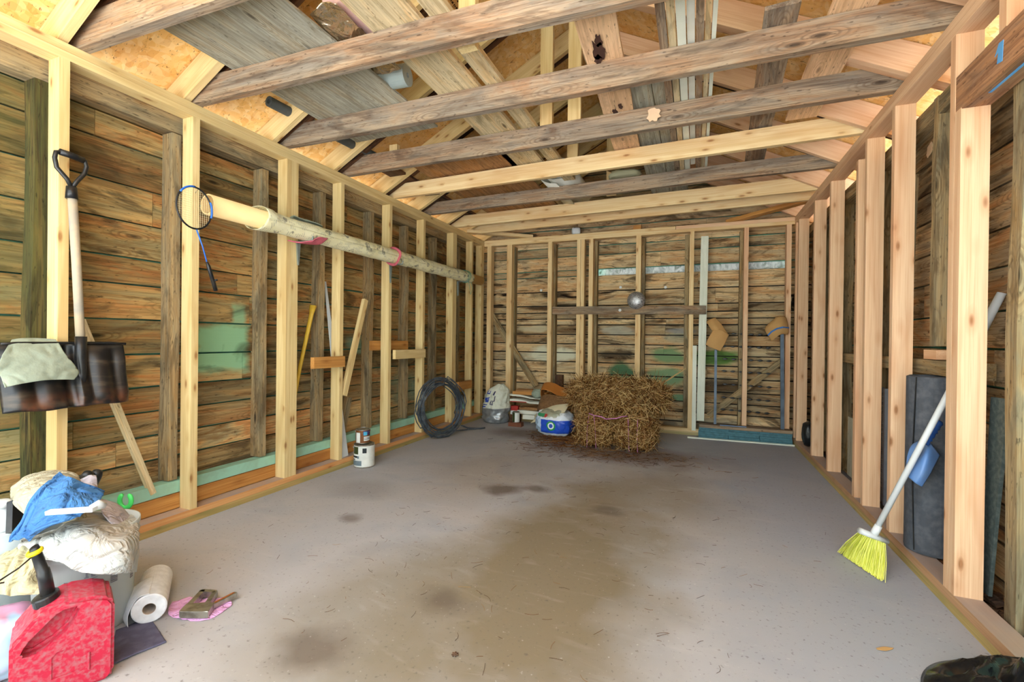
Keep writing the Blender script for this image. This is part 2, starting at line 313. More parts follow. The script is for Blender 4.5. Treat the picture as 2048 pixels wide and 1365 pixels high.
# ---------------------------------------------------------------- the shell
bm = bmesh.new(); abox(bm, -7, 6, -9, 7, -.12, 0)
floor = struct(link('floor', bm, M['conc']))
def board_wall(name, gaps, u0, u1, zt, th, mat, mx, back=True, gable=None, gw=.010, skip=(), slot=None, extra=None):
    """horizontal boards between the heights in gaps, each cut into random lengths; local x = along the wall, y = thickness"""
    bm = bmesh.new(); lay = bm.faces.layers.float.new('rnd'); rnd = random.Random(len(name)*7+3)
    for i in range(len(gaps)-1):
        z0, z1 = gaps[i], gaps[i+1]
        if z1-z0 < .03 or i in skip: continue
        cuts = [u0, u1]; c = u0+rnd.uniform(1.0, 3.2)
        while c < u1-.5: cuts.insert(-1, c); c += rnd.uniform(1.3, 3.2)
        for a, b in zip(cuts, cuts[1:]):
            r = rnd.random(); n = max(2, int((b-a)/.3)); yo = rnd.uniform(0, .004); k0, k1 = rnd.uniform(-.004, .004), rnd.uniform(-.004, .004)
            if gable:                                            # clip boards to the roof slope
                a = max(a, gable(z0)[0]); b = min(b, gable(z0)[1])
                if b-a < .05: continue
            prev = None
            for j in range(n+1):
                t = j/n; x = a+.001+(b-a-.002)*t; w0 = z0+gw*.5+.004*mnoise.noise((x*2.3, z0*9, 0)); w1 = z1-gw*.5+.004*mnoise.noise((x*2.3, z1*9, 4)) 
                ring = [bm.verts.new((x, y, z)) for y, z in ((-yo, w0), (-yo-.002*mnoise.noise((x, z0, 2)), w1), (th, w1), (th, w0))]
                if prev:
                    for q in range(4): f = bm.faces.new((prev[q], prev[(q+1) % 4], ring[(q+1) % 4], ring[q])); f[lay] = r
                else: f = bm.faces.new(ring[::-1]); f[lay] = r
                prev = ring
            f = bm.faces.new(prev); f[lay] = r
    if back:
        z = 0
        for s0, s1 in ([(0, slot[2]), (slot[3], zt)] if slot else [(0, zt)]): abox(bm, u0, u1, th+.004, th+.02, s0, s1, 1, lay, .5)
        if slot: abox(bm, u0, slot[0], th+.004, th+.02, slot[2], slot[3], 1, lay, .5); abox(bm, slot[1], u1, th+.004, th+.02, slot[2], slot[3], 1, lay, .5)
    if extra: extra(bm, lay)
    return struct(link(name, bm, [mat, M['teal'], M['black_gap']], mx=mx))
gl = [0, .072, .211, .36, .501, .642, .785, .972, 1.164, 1.357, 1.502, 1.70, 1.896, 2.108, 2.246, 2.33]
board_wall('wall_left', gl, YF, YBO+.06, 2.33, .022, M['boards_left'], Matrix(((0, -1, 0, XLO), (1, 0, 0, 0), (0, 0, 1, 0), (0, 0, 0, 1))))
gr = [0, .12, .27, .43, .60, .74, .90, 1.06, 1.22, 1.40, 1.56, 1.74, 1.90, 2.06, 2.19, 2.31]
board_wall('wall_right', gr, YF-.04, YBO+.02, 2.31, .022, M['boards_right'], Matrix(((0, 1, 0, XRO), (-1, 0, 0, 0), (0, 0, 1, 0), (0, 0, 0, 1))) @ Matrix.Translation((-5.47, 0, 0)))
gb = [0, .12, .234, .36, .49, .645, .792, .91, 1.028, 1.15, 1.275, 1.352, 1.432, 1.525, 1.711, 1.909, 1.99, 2.171, 2.29, 2.409, 2.53, 2.66, 2.80, 2.93, 3.06, 3.2, 3.34]
def back_extra(bm, lay):                                         # teal siding and black gap backing behind; one board is missing, open to daylight right of the wide stud
    abox(bm, XLO, -1.2, .001, .02, 1.915, 1.984, 0, lay, .3); abox(bm, .96, XRO, .001, .02, 1.915, 1.984, 0, lay, .3)
    for z0, z1, x0, x1 in [(0, 1.909, XLO-.06, XRO+.06), (1.909, 1.99, XLO-.06, -1.19), (1.909, 1.99, .955, XRO+.06), (1.99, 2.4, XLO-.06, XRO+.06)]: abox(bm, x0, x1, .03, .045, z0, z1, 2 if z1 < 1.95 and x1-x0 > 2 else 1, lay, .5)
    for f in prism(bm, [(XLO, 2.3), (XRO, 2.3), (XRO, 2.50), (RX, 3.575), (XLO, 2.50)], 'y', .03, .045, 1): f[lay] = .5
board_wall('wall_back', gb, XLO, XRO, 3.4, .022, M['boards_back'], Matrix.Translation((0, YBO, 0)),
           gable=lambda z: (-9, 9) if z < 2.3 else (RX-(3.56-z)/RS, RX+(3.56-z)/RS), skip=(15,), back=False, extra=back_extra, gw=.013)
# roof sheathing with overhang
bm = bmesh.new(); t = .012; o_ = .165
for sx in (-1, 1):
    xe = RX+sx*2.5
    q = [(RX, rafz(RX)+o_), (xe, rafz(xe)+o_), (xe, rafz(xe)+o_+t), (RX, rafz(RX)+o_+t)]
    prism(bm, q, 'y', YF, YBO+.4)
struct(link('ceiling', bm, M['osb']))
# ---------------------------------------------------------------- framing of the side walls
def stud(y0, y1, side, label, group, mat, z0=.076, z1=ZT, name='wall_stud', d=(0, .089), **k):
    x0, x1 = (XL-d[1], XL-d[0]) if side < 0 else (XR+d[0], XR+d[1])
    return tag(bar(name, (x0, x1), (y0, y1), (z0, z1), 'z', mat, **k), label, 'stud', group)
GL = 'new pine studs of the left wall'
for i, (a, b, lb) in enumerate([(1.137, 1.175, 'yellowish pine stud behind the snow shovel handle, nearest on the left wall'),
        (1.727, 1.767, 'yellowish pine stud behind the badminton racket on the left wall'),
        (2.376, 2.413, 'left piece of the doubled pine stud where the newspaper wrapping starts'),
        (2.415, 2.475, 'right piece of the doubled pine stud where the newspaper wrapping starts'),
        (2.902, 2.94, 'pine stud with a small amber block and a white board leaning on it'),
        (3.535, 3.575, 'pine stud standing right behind the two stacked paint cans'),
        (4.11, 4.15, 'pine stud at the near left side of the black cable coil'),
        (4.745, 4.79, 'nearer piece of the doubled pine stud seen through the cable coil'),
        (4.792, 4.835, 'farther piece of the doubled pine stud seen through the cable coil'),
        (5.235, 5.273, 'pine stud between the cable coil and the back left corner'),
        (5.52, 5.60, 'thick pine stud in the back left corner')]):
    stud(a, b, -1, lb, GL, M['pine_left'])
GO = 'weathered old studs of the left wall'
for a, b, lb, m in [(1.095, 1.158, 'dark mossy old post beside the snow shovel, nearest on the left wall', 'mossy_post'), (1.68, 1.73, 'weathered grey old stud left of the badminton racket', 'old_stud'),
        (2.27, 2.32, 'weathered old stud right of the big teal paint patch', 'old_stud'), (2.80, 2.85, 'weathered old stud behind the amber block', 'old_stud'),
        (3.40, 3.45, 'weathered old stud behind the leaning pine stick', 'old_stud'), (3.96, 4.01, 'weathered old stud left of the cable coil', 'old_stud'),
        (4.52, 4.57, 'weathered old stud behind the cable coil', 'old_stud'), (5.08, 5.13, 'weathered old stud just beyond the cable coil', 'old_stud')]:
    stud(a, b, -1, lb, GO, M[m], z0=.24, z1=2.247, name='old_stud', d=(.113, .203), warp=.012, seg=10)
GR = 'new pine studs of the right wall'
for a, b, lb, z1 in [(2.385, 2.423, 'tall pine stud reaching past the header beam on the right wall', ZT), (2.338, 2.383, 'wide near pine stud under the header beam, right of the broom', 2.02),
        (2.99, 3.028, 'pine stud behind the broom handle, left of the black paper roll', ZT), (3.41, 3.446, 'pine stud left of the louvered shutter', ZT),
        (3.57, 3.612, 'pine stud right of the upright plywood offcut', 2.27), (4.21, 4.25, 'knotty pine stud left of the upright plywood offcut', ZT),
        (4.73, 4.775, 'knotty pine stud right of the leaning white board', ZT), (5.39, 5.43, 'pine stud left of the leaning white board near the back right corner', ZT),
        (5.535, 5.575, 'pine stud nearest the back right corner', ZT)]:
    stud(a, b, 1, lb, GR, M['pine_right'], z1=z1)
GQ = 'weathered old studs of the right wall'
for a, b, z0, lb in [(2.82, 2.866, 1.07, 'short weathered stud hanging behind the paper roll, ending mid-wall'), (3.62, 3.67, .05, 'weathered stud behind the louvered shutter'), (4.40, 4.45, .05, 'dark weathered stud behind the plywood offcut'), (5.1, 5.15, .05, 'dark weathered stud behind the leaning white board')]:
    stud(a, b, 1, lb, GQ, M['old_stud'], z0=z0, z1=2.29, name='old_stud', d=(.113, .203), warp=.01, seg=8)
# near the right edge: jamb and painted side door, header over it
stud(2.17, 2.235, 1, 'weathered door jamb post at the right edge beside the teal door', None, M['old_stud'], z0=0, z1=2.25, name='door_jamb', d=(.10, .20), warp=.012, seg=10)
struct(beam('door_1', (XR+.16, 1.60, 1.06), (XR+.16, 2.165, 1.06), .04, 2.02, M['teal_paint']))
hb = beam('header_beam', (XR+.0445, 2.383, 2.088), (XR+.0445, .9, 2.088), .089, .145, M['header'], bev=.003, warp=.004, seg=8)
tag(hb, 'brown header beam with blue tape over the side door opening', 'beam')
M['tape'] = plain('blue_tape', '5fa6e0', .6)
bm = bmesh.new(); prism(bm, [(.325, -.03), (.345, .02), (.362, .035), (.375, .02), (.352, .01), (.362, -.035)], 'y', .0448, .0456)
# tape arrow sits on the room face of the beam: local y of the beam points away from the wall
bm2 = bmesh.new()
def on_header(name, pts, lab=None):
    bm = bmesh.new(); prism(bm, pts, 'x', XR-.0022, XR-.0006); o = link(name, bm, M['tape']); o.parent = hb; o.matrix_parent_inverse = hb.matrix_world.inverted(); o['label'] = lab; return o
bm.free(); bm2.free()
on_header('tape', [(2.075, 2.055), (2.105, 2.06), (2.098, 2.10), (2.118, 2.093), (2.095, 2.128), (2.07, 2.125)], 'torn blue tape flag')
bm = bmesh.new(); abox(bm, XR+.028, XR+.038, 1.98, 2.22, 2.0125, 2.014); o = link('tape', bm, M['tape']); o.parent = hb; o.matrix_parent_inverse = hb.matrix_world.inverted(); o['label'] = 'blue tape strip underneath'
tag(bar('wall_stud', (XR, XR+.089), (2.06, 2.10), (2.165, ZT), 'z', M['pine_right']), 'short pine cripple stud standing on the header beam', 'stud', GR)
# plates
def plate(name, X, Y, Z, ax, mat, label, group, **k): return tag(bar(name, X, Y, Z, ax, mat, **k), label, 'plate', group)
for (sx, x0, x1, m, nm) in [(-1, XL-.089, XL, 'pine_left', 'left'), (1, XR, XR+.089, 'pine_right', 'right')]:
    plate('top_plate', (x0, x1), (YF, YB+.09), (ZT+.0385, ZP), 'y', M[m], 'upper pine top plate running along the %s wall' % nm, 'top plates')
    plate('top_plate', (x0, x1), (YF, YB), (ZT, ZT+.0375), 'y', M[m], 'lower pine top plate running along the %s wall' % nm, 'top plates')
    plate('bottom_plate', (x0, x1), (YF, YB), (.0385, .076), 'y', M['dusty_left' if sx < 0 else 'dusty_right'], 'dusty pine bottom plate under the studs of the %s wall' % nm, 'bottom plates')
    plate('sill_plate', (x0-(.0 if sx < 0 else 0), x1+(.0)), (YF, YB+.09), (0, .038), 'y', M['dusty_pt'], 'greenish treated sill lying on the slab along the %s wall' % nm, 'sill plates')
plate('old_plate', (XL-.20, XL-.113), (YF, 5.68), (2.25, 2.354), 'y', M['old_stud'], 'weathered old top plate behind the new framing of the left wall', None, warp=.014, seg=30)
plate('old_plate', (XL-.175, XL-.095), (YF, 5.68), (.168, .235), 'y', M['teal_paint'], 'teal painted strip behind the studs along the foot of the left wall', None, warp=.004, seg=20)
plate('old_plate', (XL-.18, XL-.092), (YF, 5.68), (.078, .165), 'y', M['pine_dark'], 'orange old sill board under the teal strip of the left wall', None)
plate('old_plate', (XR+.113, XR+.20), (2.3, 5.68), (2.2, 2.285), 'y', M['old_stud'], 'weathered old top plate behind the studs of the right wall', None, warp=.012, seg=20)
# ---------------------------------------------------------------- back wall framing
plate('top_plate', (XL, XR), (YB, YB+.089), (ZT, ZT+.0375), 'x', M['pine'], 'lower pine top plate across the back wall', 'top plates')
plate('top_plate', (XL, -.23), (YB, YB+.089), (ZT+.0385, ZP), 'x', M['pine'], 'left length of the upper top plate across the back wall', 'top plates')
plate('top_plate', (-.225, XR), (YB, YB+.089), (ZT+.0385, ZP), 'x', M['pine_right'], 'right length of the upper top plate across the back wall', 'top plates')
plate('bottom_plate', (XL, XR), (YB, YB+.089), (.0385, .076), 'x', M['pine'], 'pine bottom plate across the back wall behind the bales', 'bottom plates')
plate('sill_plate', (XL, XR), (YB, YB+.089), (0, .038), 'x', M['pt'], 'treated sill on the slab along the back wall', 'sill plates')
GB = 'new pine studs of the back wall'
for a, b, lb in [(-2.64, -2.578, 'pine stud in the left corner of the back wall, behind the white bag'), (-2.35, -2.278, 'pine stud of the back wall right above the white bag'),
        (-1.776, -1.722, 'pine stud of the back wall at the left end of the dark crosswise board'), (-1.394, -1.348, 'left piece of the doubled pine stud at the left side of the bales'),
        (-1.344, -1.298, 'right piece of the doubled pine stud at the left side of the bales'), (-1.242, -1.191, 'single pine stud just right of the doubled stud above the bales'),
        (-.672, -.614, 'pine stud of the back wall behind the silver disc'), (-.074, -.026, 'pine stud of the back wall left of the white downspout'),
        (.486, .531, 'pine stud of the back wall between the two brown paper tubes'), (.893, .939, 'pine stud at the right end of the back wall')]:
    tag(bar('wall_stud', (a, b), (YB, YB+.089), (.076, ZT), 'z', M['pine'] if a < .4 else M['pine_right']), lb, 'stud', GB)
for a, b, lb in [(-2.318, -2.27, 'old grey stud right behind the stud above the white bag'), (-1.745, -1.70, 'old dark stud behind the left end of the crosswise board'), (-1.21, -1.155, 'old grey stud right of the doubled pine stud'),
        (-.62, -.575, 'old stud behind the silver disc'), (-.125, -.075, 'old dark stud left of the white downspout'), (.455, .498, 'old dark stud between the two brown paper tubes')]:
    tag(bar('old_stud', (a, b), (YB+.105, YB+.195), (.05, 2.33), 'z', M['old_stud'], warp=.008, seg=8), lb, 'stud', 'weathered old studs of the back wall')
tag(beam('diagonal_brace', (-2.62, YB+.097, 1.42), (-1.95, YB+.097, .46), .012, .085, M['old_stud'], (0, 0, 1), bev=.002), 'dark old diagonal brace left of the bales on the back wall', 'brace')
tag(beam('diagonal_brace', (.15, YB+.099, .22), (.93, YB+.099, .92), .010, .07, M['old_stud'], (0, 0, 1), bev=.002), 'old diagonal brace behind the chain-like strands on the back wall', 'brace')
cb = beam('cross_board', (-1.705, YB-.011, 1.452), (.108, YB-.011, 1.436), .02, .098, M['old_joist'], (0, 0, 1), warp=.008, seg=12)
tag(cb, 'dark weathered board nailed crosswise over the studs of the back wall', 'board')
tag(beam('nailing_block', (-1.99, YB+.15, .30), (-1.6, YB+.15, .30), .03, .1, M['old_stud']), 'short dark block between back wall studs beside the bales', 'block') if False else None
tag(bar('nailing_block', (-1.70, -1.60), (YB+.12, YB+.19), (.07, .62), 'z', M['old_dark']), 'short dark upright board standing against the back wall left of the bales', 'block')
# corner braces lying on the plates
tag(beam('corner_brace', (-2.70, 5.10, 2.436), (-2.02, 5.66, 2.436), .085, .038, M['pine']), 'pine corner brace lying across the back left corner of the plates', 'brace', 'corner braces')
tag(beam('corner_brace', (.33, 5.68, 2.436), (1.0, 5.04, 2.436), .085, .038, M['pine_dark']), 'pine corner brace lying across the back right corner of the plates', 'brace', 'corner braces')
# ---------------------------------------------------------------- roof timbers
def rafter(y0, side, mat, label, group, h=.14, th=.038, dz=0, x_in=.055, xo=2.42):
    pe, pi = RX+side*xo, RX+side*x_in; c = h/2*math.sqrt(1+RS*RS)
    return tag(beam('rafter', (pe, y0+th/2, rafz(pe)+c+dz), (pi, y0+th/2, rafz(pi)+c+dz), th, h, mat, (0, 0, 1)), label, 'rafter', group)
RY = [.52, 1.135, 1.685, 2.265, 2.835, 3.45, 4.04, 4.63, 5.1, 5.62]
names_l = ['beside the camera', 'nearest', 'second', 'third', 'fourth', 'fifth', 'sixth', 'seventh', 'eighth', 'ninth']
for i, y in enumerate(RY):
    where = 'closest to the garage opening' if i == 0 else ('by the back gable' if i == 9 else '%s past the one closest to the opening' % ORD[i-1])
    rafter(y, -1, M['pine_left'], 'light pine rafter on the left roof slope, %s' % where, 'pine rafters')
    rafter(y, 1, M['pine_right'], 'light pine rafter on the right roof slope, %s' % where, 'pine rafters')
    if 0 < i < 9:
        rafter(y+.085, -1, M['old_dark'], 'dark old rafter alongside the left slope pine rafter, %s from the opening' % ORD[i-1], 'dark old rafters', h=.10, th=.045, dz=.035)
        if i > 2: rafter(y+.085, 1, M['pine_right'] if i < 5 else M['old_dark'], 'old rafter alongside the right slope pine rafter, %s from the opening' % ORD[i-1], 'dark old rafters', h=.10, th=.04, dz=.035)
for y in (.52, 1.135, 1.685, 2.265, 2.835, 3.45, 4.04, 4.63, 5.1): pass
plate('ridge_board', (RX-.019, RX+.019), (YF, YBO), (rafz(RX)+.0, rafz(RX)+.16), 'y', M['pine'], 'pine ridge board along the peak of the roof', None)
JS = [('old_joist', 1.205, 1.30, 'weathered ceiling joist nearest the camera, crossing the upper left corner'), ('old_joist', 1.73, 1.885, 'weathered ceiling joist second from the camera'), ('old_joist', 2.35, 2.44, 'weathered ceiling joist third from the camera with dark knots'),
      ('old_joist', 2.955, 2.985, 'weathered ceiling joist fourth from the camera with a pale splotch'), ('pine', 3.60, 3.51, 'light pine ceiling joist nearest the camera, between two weathered ones'), ('old_joist', 4.20, 4.10, 'weathered ceiling joist farthest from the camera'),
      ('pine', 4.80, 4.67, 'light pine ceiling joist next to last before the back wall'), ('pine', 5.19, 4.98, 'light pine ceiling joist closest to the back wall')]
JH = [.15, .14, .14, .14, .13, .12, .13, .13]
for (m, a, b, lb), h in zip(JS, JH):
    th = .045 if m == 'old_joist' else .038; sl = (b-a)/(XR-XL); x0, x1 = XL-.14, XR+.10
    mm = M[m] if m != 'pine' else M['pine_joist'] if 'pine_joist' in M else M['pine']
    tag(beam('ceiling_joist', (x0, a+sl*(x0-XL)+th/2, ZP+h/2+.002), (x1, b+sl*(x1-XR)+th/2, ZP+h/2+.002), th, h, mm, warp=.012 if m == 'old_joist' else .003, seg=16), lb, 'joist', 'ceiling joists')
# posts from the ridge to the joists
for x, y, zb, lb in [((-1.023, 1.930, 2.650)[0], 1.93, 2.46, 'pine hanger post nearest the camera under the ridge'), ((-0.985, 3.040, 2.761)[0], 3.04, 2.46, 'pine hanger post left of the live-edge board'), ((-0.784, 3.040, 2.723)[0], 3.04, 2.46, 'pine hanger post at the left edge of the live-edge board'), ((-0.966, 4.000, 2.739)[0], 3.70, 2.46, 'pine hanger post behind the first light joist'),
                     ((-0.759, 4.300, 2.659)[0], 4.36, 2.46, 'far pine hanger post beside the foil insulation')]:
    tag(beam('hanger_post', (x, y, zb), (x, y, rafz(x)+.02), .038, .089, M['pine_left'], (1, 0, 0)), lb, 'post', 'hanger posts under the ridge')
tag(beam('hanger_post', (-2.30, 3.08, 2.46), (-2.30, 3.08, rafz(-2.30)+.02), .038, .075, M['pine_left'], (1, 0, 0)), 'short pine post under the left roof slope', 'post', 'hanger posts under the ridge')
# ---------------------------------------------------------------- more helpers
def cr(p0, p1, p2, p3, t):
    return .5*((2*p1)+(p2-p0)*t+(2*p0-5*p1+4*p2-p3)*t*t+(3*p1-p0-3*p2+p3)*t**3)
def patch(name, rows, mat, nu=28, nv=28, amp=.006, fr=14, th=.003, parent=None, disp=(.6, -.4, .5), seed=0, edge=0., fold=0., fdir=(9, 5)):
    if fold and nu > 30: nu, nv, amp, fold = nu*2, nv*2, amp*1.7, fold*1.5
    """cloth-like surface through a net of points, with soft folds"""
    G = [[Vector(p) for p in r] for r in rows]; nr, nc = len(G), len(G[0]); D = Vector(disp)
    def row(r, v):
        x = v*(nc-1); j = min(int(x), nc-2); t = x-j; g = G[r]
        return cr(g[max(j-1, 0)], g[j], g[j+1], g[min(j+2, nc-1)], t)
    def fn(u, v):
        x = u*(nr-1); i = min(int(x), nr-2); t = x-i
        p = cr(row(max(i-1, 0), v), row(i, v), row(i+1, v), row(min(i+2, nr-1), v), t)
        n = mnoise.noise(p*fr+Vector((seed, 0, 0)))+.5*mnoise.noise(p*fr*2.3+Vector((0, seed, 0)))
        if fold: n -= 1.1*max(0, 1-abs(mnoise.noise(p*fr*1.3+Vector((3, seed, 0))))*7)
        w = math.sin(u*fdir[0]+v*fdir[1]+3*mnoise.noise(p*6+Vector((seed, seed, 0))))
        e = Vector((0, 0, 0))
        if edge and (u in (0, 1) or v in (0, 1)): e = Vector((mnoise.noise(p*40), mnoise.noise(p*40+Vector((9, 0, 0))), mnoise.noise(p*40+Vector((0, 9, 0)))))*edge
        return p+D*(n*amp+w*fold)+e
    return sheet(name, fn, nu, nv, th, mat, parent)
def blob(name, c, s, mat, rz=0, pw=3., amp=.08, fr=3., n=28, parent=None, seed=0, flat=True, tilt=None):
    """rounded, lumpy box resting on its underside"""
    bm = bmesh.new(); bmesh.ops.create_cube(bm, size=2); bmesh.ops.subdivide_edges(bm, edges=bm.edges, cuts=n//2, use_grid_fill=True)
    for v in bm.verts:
        p = v.co.copy(); l = (abs(p.x)**pw+abs(p.y)**pw+abs(p.z)**pw)**(1/pw); p /= l
        k = 1+amp*mnoise.noise(p*fr+Vector((seed, seed*2, 0)))+amp*.4*mnoise.noise(p*fr*3+Vector((seed, 0, 5)))
        p = Vector((p.x*s[0]*k, p.y*s[1]*k, (p.z*k+1)*s[2]))
        if p.z < 0: p.z = 0
        v.co = p
    mx = Matrix.Translation(c) @ Matrix.Rotation(rz, 4, 'Z')
    if tilt: mx = mx @ Matrix.Rotation(tilt[1], 4, tilt[0])
    return link(name, bm, mat, parent, True, mx)
def keep(o, p): o.parent = p; o.matrix_parent_inverse = p.matrix_world.inverted(); return o
def E(name, loc, rz=0):
    o = empty(name, loc, rz); o.matrix_world = Matrix.Translation(loc) @ Matrix.Rotation(rz, 4, 'Z'); return o
def part(name, bm, mat, root, lab=None, smooth=False, kind=None):
    """bm in the local space of root"""
    o = link(name, bm, mat, root, smooth)
    if lab: o['label'] = lab
    if kind: o['kind'] = kind
    return o
def wpart(name, bm, mat, root, lab=None, smooth=False):           # bm in world space
    o = link(name, bm, mat, None, smooth); keep(o, root)
    if lab: o['label'] = lab
    return o
def cut(o, cutters):
    bpy.context.view_layer.update()
    for c in cutters:
        m = o.modifiers.new('b', 'BOOLEAN'); m.object = c; m.operation = 'DIFFERENCE'; m.solver = 'EXACT'
    dg = bpy.context.evaluated_depsgraph_get(); me = bpy.data.meshes.new_from_object(o.evaluated_get(dg)); o.modifiers.clear(); o.data = me
    for c in cutters: bpy.data.objects.remove(c)
def decal(bm, r, a0, a1, z0, z1, mi=0, n=6, t=.0008):              # curved label on a cylinder about local z
    n = max(2, int(abs(a1-a0)/.12))
    for i in range(n):
        b0, b1 = a0+(a1-a0)*i/n, a0+(a1-a0)*(i+1)/n
        q = [bm.verts.new((r_*math.cos(b), r_*math.sin(b), z)) for b in (b0, b1) for z in (z0, z1) for r_ in (r, r+t)]
        for f in ((0, 1, 3, 2), (4, 6, 7, 5), (0, 4, 5, 1), (2, 3, 7, 6), (0, 2, 6, 4), (1, 5, 7, 3)): bm.faces.new([q[k] for k in f]).material_index = mi
Mt = lambda k, *a, **kw: M.setdefault(k, plain(k, *a, **kw))
Mt('beige_cloth', 'b3ad94', .95, dirt='b5a98c', damt=.5, dsc=7, bump=1); Mt('blue_cloth', '4478ae', .95, dirt='2c5488', damt=.6, dsc=9, bump=1)
Mt('white_cloth', 'bcbfbb', .95, dirt='b8a48a', damt=.55, dsc=8, bump=1); Mt('stained_cloth', 'b5ae8c', .95, dirt='bfae7e', damt=.6, dsc=8, bump=1)
Mt('lilac_cloth', 'c6c2ce', .95, dirt='a8a0b0', damt=.5, dsc=10, bump=1); Mt('grey_green_cloth', '98a290', .95, dirt='808a78', damt=.5, dsc=30, bump=.3)
Mt('pink_cloth', 'e6b0de', .9, dirt='cf94c8', damt=.5, dsc=30, bump=1); Mt('white_plastic', 'd3d8da', .45, dirt='cdd2d0', damt=.3, dsc=5); Mt('black_plastic', '15171a', .35, dirt='3c3a36', damt=.6, dsc=14)
Mt('red_plastic', 'b41a38', .42, dirt='9a7a7c', damt=.55, dsc=90); Mt('yellow_plastic', 'e3d51c', .4); Mt('green_plastic', '4fd86a', .35); Mt('steel', 'b9b6ac', .35, .9, dirt='6f675a', damt=.7, dsc=30)
Mt('rust', 'a8622c', .7, .3, dirt='6f4422', damt=.6, dsc=30); Mt('dark_wire', '3a332c', .5, .6); Mt('paper', 'f0f3f7', .95, bump=.12, dsc=40); Mt('felt', '55546a', .98, dirt='74738a', damt=.5, dsc=30, bump=.3)
Mt('tube_card', 'e3c48b', .8, dirt='cfae76', damt=.4, dsc=8); Mt('handle_wood', 'b8a68a', .8, dirt='7c8688', damt=.75, dsc=9); Mt('handle_yellow', 'd9b43c', .5, dirt='b3882c', damt=.5, dsc=12)
Mt('racket_blue', '2f6fd0', .3); Mt('string', 'd6c69a', .6); Mt('bracket_grey', '8f9a96', .5, .5); Mt('rag_red', 'c0606e', .9, dirt='96404c', damt=.5, dsc=30)
Mt('label_white', 'dfe2dc', .6, dirt='b9bdb8', damt=.4, dsc=20); Mt('label_green', '39431f', .6); Mt('label_slate', '6f8088', .6); Mt('label_dark', '20282c', .6); Mt('label_brown', '7a4a22', .6); Mt('label_purple', '4d3f78', .6); Mt('label_cyan', '4fb2d6', .6); Mt('print_grey', '8b8a94', .7)
# ---------------------------------------------------------------- snow shovel hanging on the nearest stud
sh = E('snow_shovel', (-2.66, 1.17, .75)); tag(sh, 'black snow shovel hanging blade down on the nearest left stud', 'shovel')
def blade(u, v):
    y = .935+.44*u; z = .752+.285*v; c = (u-.5)*2
    r = .02*abs(math.sin(u*math.pi*4.5))**1.2*min(1, (1-v)*4)*min(1, v*6) if abs(c) > .13 else -.02*math.cos(c/.13*math.pi/2)
    x = -2.655+.075*(1-v)**1.7+.02*(1-abs(c)**4)*0-.03*abs(c)**6*(1-v)+r
    z += .006*mnoise.noise(Vector((u*5, 0, v)))*(1-v); return Vector((x, y, z))
s = N('shovel_black', .38, .5); v = s.obj(False); q = s.xyz(v)
s.col(s.mix(s.ma('MULTIPLY', s.ramp(q[2], (0, 1.), (.9, 1.)), s.ramp(s.noise(s.sc(v, 8, 8, 30), 1, 4), (.52, 0.), (.74, .4))), C('141517'), C('6a5a48')))
rusty = s.ma('MULTIPLY', s.ramp(s.noise(v, 9, 4), (.48, 0.), (.6, .8)), s.ramp(q[2], (.76, 1.), (.83, 0.))); s.col(s.mix(rusty, s.b.inputs['Base Color'].links[0].from_socket, C('6e4028'))); M['shovel_black'] = s.m
b = sheet('blade', blade, 60, 24, .004, M['shovel_black']); keep(b, sh)
bm = bmesh.new(); tube(bm, [(-2.63, .935, 1.037), (-2.645, .99, 1.04), (-2.648, 1.155, 1.04), (-2.645, 1.32, 1.04), (-2.63, 1.375, 1.035)], .006, 8); wpart('rim', bm, M['shovel_black'], sh, smooth=True)
bm = bmesh.new(); tube(bm, [(-2.632, 1.197, 1.07), (-2.632, 1.197, .98), (-2.622, 1.197, .90), (-2.615, 1.195, .84)], [.022, .022, .019, .012], 14); wpart('socket', bm, M['black_plastic'], sh, 'glossy black socket', True)
bm = bmesh.new(); tube(bm, [(-2.634, 1.197, 1.04), (-2.645, 1.185, 1.4), (-2.655, 1.172, 1.72)], .0175, 14); wpart('pole', bm, M['handle_wood'], sh, 'weathered grey-blue wooden pole', True)
bm = bmesh.new(); G0 = Vector((-2.655, 1.170, 1.70)); 
tube(bm, [G0, G0+Vector((0, -.001, .055))], [.023, .019], 12)
pl = [G0+Vector((0, 0, .05)), G0+Vector((.002, -.018, .085)), G0+Vector((.004, -.055, .125)), G0+Vector((.004, -.062, .165)), G0+Vector((.004, -.058, .192)), G0+Vector((.004, -.035, .2)), G0+Vector((.002, .015, .195)), G0+Vector((0, .048, .19)), G0+Vector((0, .054, .165)), G0+Vector((0, .046, .13)), G0+Vector((0, .018, .085)), G0+Vector((0, 0, .05))]
tube(bm, pl, .009, 10); tube(bm, [G0+Vector((.004, -.045, .198)), G0+Vector((.002, 0, .197)), G0+Vector((0, .042, .192))], .0145, 12); wpart('grip', bm, M['black_plastic'], sh, 'D-shaped black grip', True)
o = patch('rag', [[(-2.665, 0.981, 1.054), (-2.668, 1.014, 1.060), (-2.668, 1.079, 1.061), (-2.660, 1.122, 1.057)], [(-2.600, 0.934, 1.002), (-2.600, 0.981, 1.001), (-2.600, 1.068, 0.999), (-2.600, 1.128, 0.993)], [(-2.575, 0.909, 0.945), (-2.570, 0.963, 0.936), (-2.570, 1.064, 0.931), (-2.590, 1.165, 0.924)],
          [(-2.565, 0.917, 0.901), (-2.555, 0.958, 0.900), (-2.555, 1.058, 0.902), (-2.580, 1.166, 0.902)], [(-2.550, 0.920, 0.864), (-2.545, 0.969, 0.876), (-2.550, 1.056, 0.885), (-2.570, 1.145, 0.877)]], M['grey_green_cloth'], amp=.005, fr=12, fold=.002, disp=(1, 0, .2))
tag(o, 'grey-green woven rag draped over the snow shovel blade', 'rag')
